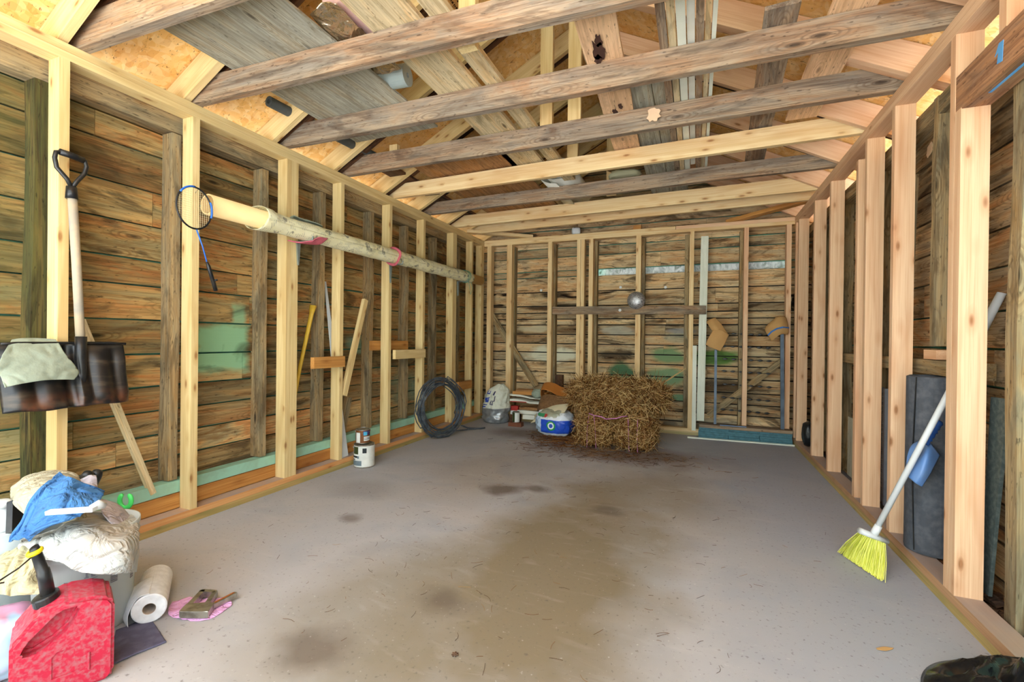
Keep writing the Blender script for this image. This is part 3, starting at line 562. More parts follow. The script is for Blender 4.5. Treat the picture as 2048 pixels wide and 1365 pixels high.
# ---------------------------------------------------------------- badminton racket
rk = E('badminton_racket', (-2.545, 1.65, 1.89)); tag(rk, 'blue and black badminton racket hanging on the second left stud', 'racket')
cy_, cz_, ry_, rz_ = 1.727, 1.812, .098, .119
bm = bmesh.new(); ring = [(-2.668, cy_+ry_*math.sin(a), cz_+rz_*math.cos(a)) for a in [2*math.pi*i/40 for i in range(40)]]; tube(bm, ring, .005, 8, closed=True); wpart('frame', bm, M['black_plastic'], rk, smooth=True)
for s0, s1 in ((4, 9), (31, 37)):
    bm = bmesh.new(); tube(bm, [(-2.664, cy_+(ry_+.001)*math.sin(a), cz_+(rz_+.001)*math.cos(a)) for a in [2*math.pi*i/40 for i in range(s0+3, s1+4)]], .0055, 8); wpart('frame_decal', bm, M['racket_blue'], rk, 'blue stretch of the frame', True)
bm = bmesh.new()
for i in range(-8, 9):
    d = i*.0115; h = rz_*math.sqrt(max(0, 1-(d/ry_)**2)); tube(bm, [(-2.668, cy_+d, cz_-h), (-2.668, cy_+d, cz_+h)], .0008, 3)
for i in range(-9, 10):
    d = i*.0125; h = ry_*math.sqrt(max(0, 1-(d/rz_)**2)); tube(bm, [(-2.668, cy_-h, cz_+d), (-2.668, cy_+h, cz_+d)], .0008, 3)
wpart('strings', bm, M['string'], rk)
bm = bmesh.new(); tube(bm, [(-2.668, 1.738, 1.695), (-2.668, 1.775, 1.60), (-2.668, 1.80, 1.515)], .0038, 8); wpart('shaft', bm, M['racket_blue'], rk, 'blue shaft', True)
bm = bmesh.new(); tube(bm, [(-2.668, 1.80, 1.515), (-2.668, 1.81, 1.49), (-2.668, 1.856, 1.35)], [.006, .011, .012], 8); tube(bm, [(-2.655, 1.838, 1.41), (-2.645, 1.85, 1.415)], .006, 6); wpart('handle', bm, M['black_plastic'], rk, 'black wrapped handle', True)
k_ = .954; mk = Matrix(((k_, 0, 0, 0), (0, k_, 0, 0), (0, 0, k_, 1.08*(1-k_)), (0, 0, 0, 1)))
for o_ in list(rk.children): o_.data.transform(rk.matrix_world.inverted() @ mk @ rk.matrix_world if False else mk)
bm = bmesh.new(); tube(bm, [(-2.689, 1.745, 1.905), (-2.535, 1.665, 1.893)], .0025, 6); wpart('hanging_nail', bm, M['steel'], rk)
# ---------------------------------------------------------------- long tube in newspaper on three brackets
PX_, PZ_ = -2.615, 1.838
s = N('newsprint', .85, .2); v = s.obj(False); q = s.xyz(v)
vv = s.n('TexVoronoi', feature='F1'); s.put(vv.inputs['Vector'], s.sc(v, 5, 5, 5)); cc = s.xyz(vv.outputs['Color'])
c = s.mix(s.ramp(s.noise(v, 6, 3), (.4, 0.), (.7, .7)), C('ece8c4'), C('dcd29a'))
ln = s.ma('MULTIPLY', s.ramp(s.ma('FRACT', s.ma('MULTIPLY', s.ma('ADD', q[1], s.ma('MULTIPLY', q[2], .35)), 62)), (.42, 0.), (.5, 1.)), s.ramp(s.noise(s.sc(v, 60, 16, 60), 1, 2), (.46, 0.), (.52, .75)))
c = s.mix(s.ma('MULTIPLY', ln, s.ramp(cc[0], (.4, 0.), (.44, .6))), c, C('8f8e7c'))
c = s.mix(s.ma('MULTIPLY', s.ramp(cc[1], (.9, 0.), (.91, .7)), s.ramp(s.noise(s.sc(v, 40, 40, 40), 1, 4), (.38, 0.), (.55, 1.))), c, C('5f5c58'))
s.col(c); s.bump(s.noise(v, 22, 3), .3, .01); M['newsprint'] = s.m
pp = E('wrapped_tube', (PX_, 1.75, PZ_)); tag(pp, 'long cardboard tube wrapped in newspaper along the left wall', 'tube')
bm = bmesh.new(); pr = [(.052, 1.765), (.06, 1.765), (.06, 5.34), (.052, 5.34)]
mxp = Matrix(((1, 0, 0, PX_), (0, 0, 1, 0), (0, -1, 0, PZ_), (0, 0, 0, 1)))
lathe(bm, pr, 32, mx=mxp, cap=False); lathe(bm, pr[::-1], 32, mx=mxp, cap=False) if False else None
rgs = lathe(bm, [(.052, 1.765), (.052, 5.34)], 32, mx=mxp, cap=False); wpart('tube', bm, M['tube_card'], pp, 'plain cardboard tube', True)
def wrap(u, v):
    y = 2.075+2.97*u; a = 2*math.pi*v; r = .064+.012*max(0, 1-u*14)+.004*mnoise.noise(Vector((math.cos(a)*2, y*9, math.sin(a)*2)))+.004*mnoise.noise(Vector((0, y*5, 3)))
    if u < .03 and -.2 < math.sin(a) < 1: r += .006
    dy = .03*math.sin(a+1)*max(0, 1-u*10)
    return Vector((PX_+r*math.cos(a), y+dy, PZ_+r*math.sin(a)))
o = sheet('newspaper', wrap, 150, 30, .0012, M['newsprint']); keep(o, pp)
for y in (2.47, 3.545, 4.86):
    br = E('tube_bracket', (XL, y, PZ_-.07)); lb = {2.47: 'grey metal bracket under the near end of the newspaper-wrapped tube', 3.545: 'grey metal bracket under the middle of the newspaper-wrapped tube', 4.86: 'grey metal bracket under the far end of the newspaper-wrapped tube'}[y]
    tag(br, lb, 'bracket', 'brackets carrying the wrapped tube')
    bm = bmesh.new(); tube(bm, [(-2.682, y, 1.772), (-2.60, y, 1.768), (-2.545, y, 1.772), (-2.538, y, 1.80)], .006, 8); part_ = wpart('arm', bm, M['bracket_grey'], br, smooth=True)
    bm = bmesh.new(); v0 = [(y-.017, 1.772), (y+.017, 1.772), (y+.004, 1.60), (y-.004, 1.60)]; prism(bm, v0, 'x', -2.685, -2.672); wpart('back_plate', bm, M['bracket_grey'], br)
o = patch('rag', [[(-2.66, 2.36, 1.755), (-2.60, 2.40, 1.745), (-2.54, 2.47, 1.765)], [(-2.63, 2.44, 1.75), (-2.57, 2.47, 1.755), (-2.528, 2.52, 1.80)], [(-2.62, 2.52, 1.76), (-2.56, 2.56, 1.765), (-2.53, 2.60, 1.81)]], M['rag_red'], nu=12, nv=12, th=.008, amp=.004)
tag(o, 'reddish rag tucked under the tube at the first bracket', 'rag')
bm = bmesh.new(); tube(bm, [(PX_+.073*math.cos(a), 3.50+.01*math.sin(3*a), PZ_+.073*math.sin(a)) for a in [2*math.pi*i/24 for i in range(24)]], .016, 8, closed=True, flat=.35); tag(link('cloth_tie', bm, M['rag_red'], smooth=True), 'reddish cloth tie around the middle of the wrapped tube', 'tie')
bm = bmesh.new()
for dy in (0, .03, .055): tube(bm, [(PX_+.074*math.cos(a), 4.88+dy+.01*math.sin(2*a), PZ_+.074*math.sin(a)) for a in [2*math.pi*i/24 for i in range(24)]], .0025, 5, closed=True)
tube(bm, [(-2.56, 4.90, 1.775), (-2.55, 4.92, 1.70), (-2.56, 4.96, 1.62), (-2.55, 5.0, 1.70), (-2.56, 4.97, 1.77)], .0025, 5); tag(link('cord_tie', bm, M['green_plastic'] if False else Mt('cord_teal', '6fb49a', .8), smooth=True), 'thin teal cord tied round the far end of the wrapped tube', 'cord')
# rag on top of the tube
o = patch('rag', [[(-2.66, 2.36, 1.90), (-2.66, 2.50, 1.90), (-2.66, 2.68, 1.90)], [(-2.64, 2.38, 1.925), (-2.64, 2.50, 1.93), (-2.64, 2.66, 1.922)], [(-2.60, 2.36, 1.916), (-2.60, 2.46, 1.918), (-2.60, 2.62, 1.913)]], M['grey_green_cloth'], nu=10, nv=16, th=.006, amp=.012, fr=18); tag(o, 'pale crumpled rag lying on top of the wrapped tube', 'rag')
# ---------------------------------------------------------------- things leaning between the left studs
o = beam('wooden_pole', (-2.795, 1.592, 0.197), (-2.770, 1.256, 1.151), .03, .03, M['plank'], (1, 0, 0), bev=.009); tag(o, 'grey wooden pole leaning on the left boards behind the shovel', 'pole')
yh = E('yellow_handle', (-2.800, 2.562, -0.001)); tag(yh, 'yellow tool handle leaning left of the amber block', 'handle')
bm = bmesh.new(); tube(bm, [(-2.790, 2.479, 0.190), (-2.790, 2.546, 0.607), (-2.790, 2.599, 0.848), (-2.790, 2.654, 1.058), (-2.790, 2.706, 1.261), (-2.790, 2.720, 1.325)], [.016, .016, .016, .017, .02, .033], 12, flat=.7); wpart('shaft', bm, M['handle_yellow'], yh, smooth=True)
wbd = beam('white_board', (-2.718, 3.0, .078), (-2.845, 2.90, 1.54), .085, .012, M['white_plastic'], (1, 0, 0), bev=.001, taper=.25); tag(wbd, 'white tapered board leaning behind the stud beside the paint cans', 'board')
tag(beam('pine_stick', (-2.700, 2.965, 0.595), (-2.730, 3.253, 1.416), .045, .035, M['pine_left'], (1, 0, 0)), 'pine stick leaning between the left studs above the paint cans', 'stick')
tag(bar('wood_block', (-2.686, -2.65), (2.60, 2.925), (.84, .926), 'y', M['pine_dark']), 'amber wood block nailed across the stud above the paint cans', 'block', 'wood blocks on the left studs')
tag(bar('wood_block', (-2.686, -2.652), (3.60, 4.12), (.876, .963), 'y', M['pine_left']), 'pale wood block between two studs left of the cable coil', 'block', 'wood blocks on the left studs')
tag(bar('wood_block', (-2.82, -2.79), (3.40, 4.0), (.96, 1.05), 'y', M['pine_dark']), 'orange wood block set back behind the studs left of the cable coil', 'block', 'wood blocks on the left studs')
tag(bar('wood_block', (-2.686, -2.652), (4.86, 5.2), (.45, .55), 'y', M['pine_dark']), 'brown wood block beyond the cable coil', 'block', 'wood blocks on the left studs')
tag(beam('wood_offcut', (-2.80, 3.0, .09), (-2.80, 3.12, .56), .09, .03, M['old_stud'], (1, 0, 0)), 'mossy wood offcut leaning behind the paint cans', 'offcut')
# ---------------------------------------------------------------- two paint cans
def can(name, loc, r, h, rz, labels, lab, cat, group=None, mat=None):
    c = E(name, loc, rz); tag(c, lab, cat, group)
    bm = bmesh.new(); lathe(bm, [(r*.98, 0), (r, .004), (r, h-.004), (r*1.02, h), (r*.96, h+.002), (r*.93, h-.006)], 32, cap=True); part('body', bm, mat or M['steel'], c, smooth=False)
    bm = bmesh.new(); lathe(bm, [(r*.90, h-.006), (r*.90, h+.001), (r*.80, h-.002), (r*.78, h-.003)], 28); part('lid', bm, M['steel'], c)
    bm = bmesh.new(); mats = []
    for (a0, a1, z0, z1, m) in labels:
        if m not in mats: mats.append(m)
        decal(bm, r+.0004+.0009*mats.index(m), math.radians(a0), math.radians(a1), z0, z1, mats.index(m), 8)
    part('printed_label', bm, [M[m] for m in mats], c)
    for s_ in (1, -1):
        bm = bmesh.new(); tube(bm, [(0, s_*r, h*.86), (0, s_*(r+.008), h*.86)], .007, 10); part('handle_ear', bm, M['steel'], c)
    return c
can('paint_can', (-2.572, 3.075, 0), .0825, .19, math.radians(-50), [(-178, 178, .01, .18, 'label_white'), (-75, -35, .115, .175, 'label_green'), (-88, -30, .085, .1, 'label_dark'), (-10, 12, .125, .165, 'label_dark'), (-85, -15, .022, .062, 'label_slate'), (-78, -58, .066, .074, 'label_dark'), (-40, -30, .08, .1, 'label_slate')], 'large paint can with a white label on the floor by the left sill', 'paint can', 'paint cans by the left wall')
c2 = can('paint_can', (-2.585, 3.07, .195), .056, .118, math.radians(-50), [(-178, 178, .008, .11, 'label_brown'), (-62, -22, .01, .095, 'label_white'), (2, 60, .075, .106, 'label_purple'), (6, 35, .07, .1, 'label_cyan'), (8, 70, .025, .06, 'label_white'), (10, 60, .035, .039, 'label_dark'), (10, 60, .047, .05, 'label_dark')], 'small brown-labelled paint can stacked on the larger can', 'paint can', 'paint cans by the left wall')
bm = bmesh.new(); tube(bm, [(.0, .06*math.cos(a), .10-.0+.03*math.sin(a)*.2) if False else (.058*math.sin(a), .062*math.cos(a), .103-.012*math.sin(a)) for a in [math.pi*i/12 for i in range(13)]], .0012, 5); part('wire_handle', bm, M['steel'], c2)
# ---------------------------------------------------------------- coil of cable
cc_ = E('cable_coil', (-2.50, 4.25, 0)); tag(cc_, 'large coil of black cable leaning on the left studs near the back', 'cable')
A = Vector((-2.630, 3.918, 0.350)); B = Vector((-2.420, 4.548, 0.265)); ctr = (A+B)/2; hu = (B-A)/2; R0 = hu.length; hz = .335; ctr.z = .338; nrm = hu.cross(Vector((0, 0, 1))).normalized()
pts = []; rnd = random.Random(4); nl = 15
for i in range(nl*26):
    a = 2*math.pi*i/26; L_ = a/(2*math.pi); k = .70+.30*((L_*.618) % 1.); k += .10*mnoise.noise(Vector((math.cos(a), math.sin(a), L_*.7)))
    off = .07*mnoise.noise(Vector((L_*.8, 7, 2)))+.015*mnoise.noise(Vector((math.cos(a)*2, math.sin(a)*2, L_)))+(.02 if math.sin(a) > 0 else 0)
    p = ctr+hu*k*math.cos(a)+Vector((0, 0, hz*k*math.sin(a)))+nrm*(off+.05*(math.sin(a)+1)*-1*0)
    p.z = max(p.z, .010); pts.append(p)
bm = bmesh.new(); tube(bm, pts, .0055, 6); wpart('loops', bm, Mt('cable_black', '3a4048', .45, dirt='6c767c', damt=.7, dsc=18), cc_, smooth=True)
bm = bmesh.new(); tube(bm, [(-2.54, 4.72, .06), (-2.50, 4.80, .02), (-2.44, 4.86, .009), (-2.37, 4.88, .009), (-2.33, 4.93, .012)], .009, 8); tube(bm, [(-2.55, 4.5, .03), (-2.47, 4.75, .012), (-2.40, 4.83, .009)], .007, 8); wpart('loose_end', bm, M['cable_black'], cc_, 'loose black cable end on the floor', True)
# ---------------------------------------------------------------- bucket and cloth pile in the near left corner
s = N('bucket_white', .45, .4); s.col(C('c9d0ce')); M['bucket_white'] = s.m
def bucket(loc, lab, rz=0, prints=True):
    b = E('plastic_bucket', loc, rz); tag(b, lab, 'bucket')
    bm = bmesh.new(); lathe(bm, [(.13, 0), (.134, .004), (.148, .29), (.156, .295), (.149, .305), (.157, .325), (.150, .335), (.158, .355), (.158, .37), (.152, .37), (.146, .30), (.128, .01)], 48, cap=False)
    v = [bm.verts.new((.13*math.cos(2*math.pi*i/48), .13*math.sin(2*math.pi*i/48), .006)) for i in range(48)]; bm.faces.new(v); part('body', bm, M['bucket_white'], b, smooth=True)
    if prints:
        bm = bmesh.new(); g = .143
        def dd(a0, a1, z0, z1): decal(bm, .1345+.014*(z0/.29)+.0012, math.radians(a0), math.radians(a1), z0, z1, 0, 3)
        for a in (13, 18.5): dd(a, a+1.6, .226, .262)          # the letters that show below the cloth
        for z in (.226, .2425, .259): dd(18.5, 23, z, z+.003)
        dd(11.5, 16, .259, .262); dd(11.5, 16, .226, .229); dd(9, 25, .219, .2215)
        for a in (-9, -2): dd(a, a+1.4, .196, .224)
        dd(-9, -5, .196, .199); dd(-9, -5, .221, .224); dd(-4, 1, .221, .224)
        for i in range(12): dd(40, 49, .178+i*.0068, .1815+i*.0068)
        for i in range(10): dd(72, 79, .155+i*.0085, .1605+i*.0085)
        part('lettering', bm, M['print_grey'], b, 'faint grey lettering and barcodes')
    return b
bucket((-2.10, .975, 0), 'large white plastic bucket with grey print under the stained cloth', math.radians(-38))
bucket((-2.43, .84, 0), 'second white bucket at the left edge behind the cloth pile', 0, False)
P_ = patch
o = P_('cloth', [[(-2.506, 0.926, 0.476), (-2.485, 0.967, 0.511), (-2.414, 1.017, 0.521), (-2.339, 1.048, 0.511), (-2.271, 1.043, 0.485)], [(-2.402, 0.882, 0.478), (-2.314, 0.896, 0.524), (-2.218, 0.935, 0.540), (-2.174, 0.974, 0.525), (-2.175, 1.006, 0.465)], [(-2.314, 0.852, 0.467), (-2.196, 0.857, 0.502), (-2.113, 0.891, 0.510), (-2.072, 0.929, 0.496), (-2.113, 0.977, 0.438)], [(-2.276, 0.846, 0.461), (-2.168, 0.847, 0.433), (-2.086, 0.880, 0.416), (-2.021, 0.906, 0.417), (-2.042, 0.952, 0.392)]], M['beige_cloth'], nu=40, nv=40, amp=.008, fold=.005, fr=9); tag(o, 'beige cloth heaped at the back of the pile in the left corner', 'cloth')
o = P_('cloth', [[(-2.162, 0.925, 0.570), (-2.110, 0.860, 0.548), (-2.087, 0.815, 0.508), (-2.101, 0.798, 0.444), (-2.113, 0.772, 0.389)], [(-2.055, 0.904, 0.572), (-1.993, 0.843, 0.538), (-1.981, 0.804, 0.503), (-2.013, 0.780, 0.454), (-2.057, 0.762, 0.406)], [(-2.010, 0.922, 0.557), (-1.908, 0.855, 0.529), (-1.909, 0.811, 0.495), (-1.955, 0.782, 0.453), (-2.000, 0.764, 0.425)], [(-1.986, 0.975, 0.512), (-1.885, 0.907, 0.502), (-1.882, 0.844, 0.474), (-1.918, 0.797, 0.460), (-1.985, 0.770, 0.417)]], M['blue_cloth'], nu=44, nv=44, amp=.008, fold=.006, fr=10, fdir=(14, 3), seed=3); tag(o, 'blue cotton cloth bunched on top of the pile in the left corner', 'cloth')
o = P_('cloth', [[(-2.194, 0.857, 0.348), (-2.138, 0.902, 0.373), (-2.139, 0.945, 0.397), (-2.144, 1.007, 0.398), (-2.141, 1.095, 0.354), (-2.113, 1.127, 0.351)], [(-2.100, 0.798, 0.377), (-2.018, 0.832, 0.400), (-1.973, 0.871, 0.419), (-1.955, 0.933, 0.414), (-1.987, 1.027, 0.383), (-2.011, 1.093, 0.355)], [(-2.079, 0.785, 0.361), (-1.985, 0.812, 0.373), (-1.909, 0.843, 0.384), (-1.837, 0.883, 0.389), (-1.821, 0.954, 0.371), (-1.879, 1.028, 0.335)], [(-2.017, 0.788, 0.344), (-1.941, 0.819, 0.355), (-1.880, 0.844, 0.340), (-1.816, 0.881, 0.327), (-1.790, 0.945, 0.308), (-1.858, 1.014, 0.271)], [(-1.976, 0.794, 0.350), (-1.916, 0.819, 0.338), (-1.859, 0.841, 0.309), (-1.804, 0.875, 0.293), (-1.797, 0.942, 0.266), (-1.855, 1.005, 0.231)]], M['white_cloth'], nu=50, nv=56, amp=.006, fold=.004, fr=9, fdir=(6, 12), seed=5, edge=.003); tag(o, 'off-white stained cloth draped over the white bucket', 'cloth')
o = P_('cloth', [[(-2.187, 0.763, 0.308), (-2.131, 0.786, 0.354), (-2.072, 0.810, 0.374), (-1.994, 0.809, 0.370)], [(-2.110, 0.729, 0.311), (-2.039, 0.747, 0.336), (-1.991, 0.767, 0.346), (-1.954, 0.792, 0.335)], [(-2.084, 0.718, 0.283), (-2.005, 0.729, 0.298), (-1.961, 0.746, 0.304), (-1.940, 0.776, 0.294)], [(-2.057, 0.718, 0.257), (-1.991, 0.723, 0.262), (-1.950, 0.740, 0.260), (-1.886, 0.776, 0.264)]], M['stained_cloth'], nu=36, nv=36, amp=.007, fold=.006, fr=9, fdir=(3, 16), seed=8); tag(o, 'yellow-stained cloth hanging left of the gas can nozzle', 'cloth')
o = P_('rag', [[(-2.260, 1.025, 0.499), (-2.236, 1.046, 0.518), (-2.221, 1.063, 0.513)], [(-2.176, 0.995, 0.494), (-2.146, 1.007, 0.500), (-2.143, 1.029, 0.489)], [(-2.117, 0.975, 0.483), (-2.075, 0.982, 0.483), (-2.065, 0.996, 0.476)]], M['lilac_cloth'], nu=14, nv=14, amp=.006); tag(o, 'small pale lilac rag beside the two black grips', 'rag')
o = P_('rag', [[(-2.148, 1.027, 0.447), (-2.129, 1.057, 0.428), (-2.108, 1.086, 0.402), (-2.090, 1.115, 0.347)], [(-2.061, 0.998, 0.435), (-2.017, 1.015, 0.420), (-2.003, 1.042, 0.383), (-1.991, 1.069, 0.337)], [(-1.990, 0.973, 0.425), (-1.950, 0.978, 0.397), (-1.932, 0.996, 0.367), (-1.943, 1.024, 0.355)]], M['lilac_cloth'], nu=18, nv=18, amp=.006, fold=.003, fdir=(4, 14)); tag(o, 'ribbed pale rag hanging between the blue cloth and the green wrench', 'rag')
for a, b, lb in [((-2.354, 1.052, 0.402), (-2.273, 1.063, 0.521), 'black rounded tool grip, left of the pair, sticking out of the cloth pile'), ((-2.358, 1.093, 0.383), (-2.288, 1.100, 0.516), 'black rounded tool grip, right of the pair, sticking out of the cloth pile')]:
    a, b = Vector(a), Vector(b); bm = bmesh.new(); d = b-a; tube(bm, [a, a+d*.5, a+d*.85, a+d*.97, b+d*.02], [.016, .018, .021, .017, .004], 14); tag(link('tool_grip', bm, M['black_plastic'], smooth=True), lb, 'tool grip', 'black grips in the left corner pile')
o = beam('plastic_strip', (-1.898, 0.783, 0.514), (-1.785, 0.851, 0.518), .022, .012, M['white_plastic'], bev=.002); tag(o, 'long white plastic strip lying on the blue cloth', 'strip')
bm = bmesh.new(); a, b = Vector((-1.800, 0.845, 0.522)), Vector((-1.803, 0.887, 0.514)); tube(bm, [a, (a+b)/2+Vector((0, 0, .006)), b], [.008, .016, .010], 10, flat=.6); keep(link('end_clip', bm, M['white_plastic'], smooth=True), o)
bm = bmesh.new(); c0 = Vector((-2.181, 1.143, 0.393)); uu = Vector((.927, .375, 0)); pts = [c0+uu*.024*math.cos(a)+Vector((0, 0, .030*math.sin(a))) for a in [math.radians(x) for x in range(120, 421, 20)]]
tube(bm, pts, [.006]+[.010]*(len(pts)-2)+[.006], 8, flat=.7); tube(bm, [c0-uu*.018+Vector((0, 0, -.022)), c0-uu*.05+Vector((0, 0, -.06)), c0-uu*.10+Vector((0, 0, -.12))], [.015, .013, .012], 8, flat=.5); tag(link('wrench', bm, M['green_plastic'], smooth=True), 'bright green open-ended wrench sticking out of the cloth pile', 'wrench')
j = E('jug', (-2.320, 0.828, 0.367)); tag(j, 'white plastic jug in the second bucket at the left edge', 'jug'); bm = bmesh.new(); lathe(bm, [(.04, 0), (.042, .01), (.042, .05), (.025, .075), (.022, .085)], 20); part('body', bm, M['white_plastic'], j, smooth=True)
bm = bmesh.new(); lathe(bm, [(.028, .085), (.028, .105), (.02, .11)], 20); part('cap', bm, M['white_plastic'], j, smooth=True)
tag(beam('black_case', (-2.242, 0.838, 0.369), (-2.296, 0.860, 0.465), .05, .02, M['black_plastic'], (.9, .4, 0), bev=.004), 'flat black case standing in the second bucket under the beige cloth', 'case')
# ---------------------------------------------------------------- red gas can
gc = E('gas_can', (-1.805, .785, 0), math.radians(67)); tag(gc, 'red plastic gas can with a black spout in the near left corner', 'gas can')
out = [(-.138, .0), (.132, .0), (.146, .02), (.148, .262), (.132, .285), (.085, .302), (.01, .312), (-.078, .287), (-.146, .215), (-.148, .02)]
bm = bmesh.new(); prism(bm, out, 'y', -.095, .095); bmesh.ops.recalc_face_normals(bm, faces=bm.faces)
bmesh.ops.bevel(bm, geom=[e for e in bm.edges if e.calc_face_angle(0) > .25], offset=.016, segments=4, affect='EDGES', clamp_overlap=True)
body = part('body', bm, M['red_plastic'], gc)
cs = []
bm = bmesh.new(); prism(bm, [(-.122, .175), (-.105, .212), (-.015, .288), (.045, .288), (.04, .262), (.015, .222), (-.03, .19), (-.085, .168)], 'y', -.13, -.05); bmesh.ops.recalc_face_normals(bm, faces=bm.faces); bmesh.ops.bevel(bm, geom=bm.edges[:], offset=.009, segments=3, affect='EDGES'); cs.append(part('c', bm, M['red_plastic'], gc))
bm = bmesh.new(); prism(bm, [(-.035, .07), (.03, .07), (.03, .155), (-.02, .155), (-.035, .14)], 'y', -.13, -.091); cs.append(part('c', bm, M['red_plastic'], gc))
bm = bmesh.new(); prism(bm, [(-.05, .06), (-.02, .05), (.02, .05), (.05, .06), (.05, .17), (.02, .18), (-.02, .18), (-.05, .17)], 'x', .143, .17); cs.append(part('c', bm, M['red_plastic'], gc))
cut(body, cs)
for p in body.data.polygons: p.use_smooth = False
bm = bmesh.new(); tube(bm, [(-.085+.033*math.cos(a), -.0955, .24+.0+.018*math.sin(a)) for a in []] or [(.07, -.096, .06), (.07, -.097, .12)], .004, 6); part('embossing', bm, M['red_plastic'], gc)
bm = bmesh.new(); lathe(bm, [(.038, 0), (.041, .004), (.041, .026), (.036, .03), (.022, .032)], 24, mx=Matrix.Translation((-.048, .01, .288)) @ Matrix.Rotation(-.25, 4, 'Y')); 
for i in range(12):
    a = i*math.pi/6; abox(bm, 0, 0, 0, 0, 0, 0) if False else None
part('collar', bm, M['black_plastic'], gc, 'black screw collar')
bm = bmesh.new(); tube(bm, [(-.047, .01, .31), (-.056, .008, .36), (-.062, .006, .378), (-.063, .006, .38), (-.078, .0, .425), (-.086, -.005, .448)], [.022, .021, .021, .018, .0165, .014], 18); sp = part('spout', bm, M['black_plastic'], gc, 'black spout pointing up', True)
bm = bmesh.new(); tube(bm, [(-.084+.019*math.cos(a), -.005+.019*math.sin(a), .436+.004*math.cos(a)) for a in [2*math.pi*i/16 for i in range(16)]], .0065, 8, closed=True); part('spout_ring', bm, M['yellow_plastic'], gc, 'yellow ring on the spout', True)
bm = bmesh.new(); tube(bm, [(-.088, -.02, .43), (-.125, -.03, .41), (-.178, -.045, .392), (-.176, -.05, .389), (-.160, -.05, .388)], .0022, 6); part('wire_hook', bm, M['dark_wire'], gc, 'thin rusty wire hook', True)
for o_ in list(gc.children):
    o_.data.transform(Matrix.Diagonal((.765, .84, .90, 1)))
    if o_.name[:4] in ('spou', 'wire'):
        for v_ in o_.data.vertices: v_.co.z += max(0, v_.co.z-.27)*.28
# ---------------------------------------------------------------- pastel bag at the left edge, towel roll, felt, staple gun
s = N('pastel_bag', .35, .5); v = s.obj(False); c = s.mix(s.ramp(s.noise(s.sc(v, 5, 5, 5), 1, 1), (.45, 0.), (.55, 1.)), C('cdd8e6'), C('e3a4c0')); c = s.mix(s.ramp(s.noise(s.sc(v, 9, 9, 4), 1, 1), (.55, 0.), (.62, .8)), c, C('9fd3e6')); c = s.mix(s.ramp(s.noise(s.add(s.sc(v, 18, 18, 18), (4, 4, 4)), 1, 1), (.66, 0.), (.7, .7)), c, C('cfe09a')); s.col(c); M['pastel_bag'] = s.m
o = blob('plastic_bag', (-2.045, .66, 0), (.16, .09, .105), M['pastel_bag'], math.radians(67), 3, .12, 3, 24); tag(o, 'pastel pink and blue plastic bag left of the red gas can', 'bag')
tr = E('paper_towel_roll', (-1.887, 1.068, 0.056)); tag(tr, 'white paper towel roll lying on the floor beside the bucket', 'paper towel')
a, b = Vector((-1.880, 1.064, 0.056)), Vector((-2.069, 1.196, 0.056)); d = (b-a); mxr, L_ = frame(a, a+d.normalized()*.265, (0, 0, 1)); mxr = mxr @ Matrix(((0, 0, 1, 0), (0, 1, 0, 0), (-1, 0, 0, 0), (0, 0, 0, 1)))
bm = bmesh.new(); lathe(bm, [(.021, 0), (.050, 0), (.054, .003), (.054, .262), (.050, .265), (.021, .265), (.021, 0)], 40, cap=False, mx=mxr); wpart('roll', bm, M['paper'], tr, smooth=False)
bm = bmesh.new(); lathe(bm, [(.0195, .001), (.0208, .001), (.0208, .264), (.0195, .264), (.0195, .001)], 24, cap=False, mx=mxr); wpart('core', bm, Mt('card_core', 'c2b4a6', .9), tr, 'grey cardboard core')
f0 = a+Vector((0, 0, .056)); dn = d.normalized(); sd = Vector((-dn.y, dn.x, 0)); sd = sd if sd.dot(Vector((-.9, -.4, 0))) > 0 else -sd
o = patch('loose_sheet', [[f0+dn*.0, f0+dn*.08, f0+dn*.15], [f0+sd*.035+dn*.0-Vector((0, 0, .008)), f0+sd*.035+dn*.08-Vector((0, 0, .01)), f0+sd*.03+dn*.16-Vector((0, 0, .008))], [f0+sd*.06+dn*.0-Vector((0, 0, .06)), f0+sd*.07+dn*.07-Vector((0, 0, .05)), f0+sd*.075+dn*.13-Vector((0, 0, .03))], [f0+sd*.06-Vector((0, 0, .107)), f0+sd*.08+dn*.05-Vector((0, 0, .1)), f0+sd*.10+dn*.11-Vector((0, 0, .07))]], M['paper'], nu=14, nv=10, amp=.001, th=.001); keep(o, tr)
o = patch('felt_sheet', [[(-1.749, 0.872, 0.004), (-1.838, 0.924, 0.004), (-1.940, 0.990, 0.004)], [(-1.738, 0.913, 0.008), (-1.828, 0.963, 0.008), (-1.926, 1.030, 0.006)], [(-1.724, 0.972, 0.004), (-1.822, 1.019, 0.006), (-1.916, 1.061, 0.004)], [(-1.706, 1.021, 0.004), (-1.798, 1.050, 0.004), (-1.894, 1.080, 0.004)]], M['felt'], nu=18, nv=14, amp=.001, th=.003, edge=.002, disp=(0, 0, 1)); tag(o, 'dark grey-purple felt sheet lying on the floor by the gas can', 'felt sheet')
sg = E('staple_gun', (-1.814, 1.208, 0.000)); tag(sg, 'grey metal staple gun lying on a pink cloth on the floor', 'staple gun')
def fl(p, z): t = (1.08-z)/1.08; return (p[0]*t, p[1]*t) if False else p
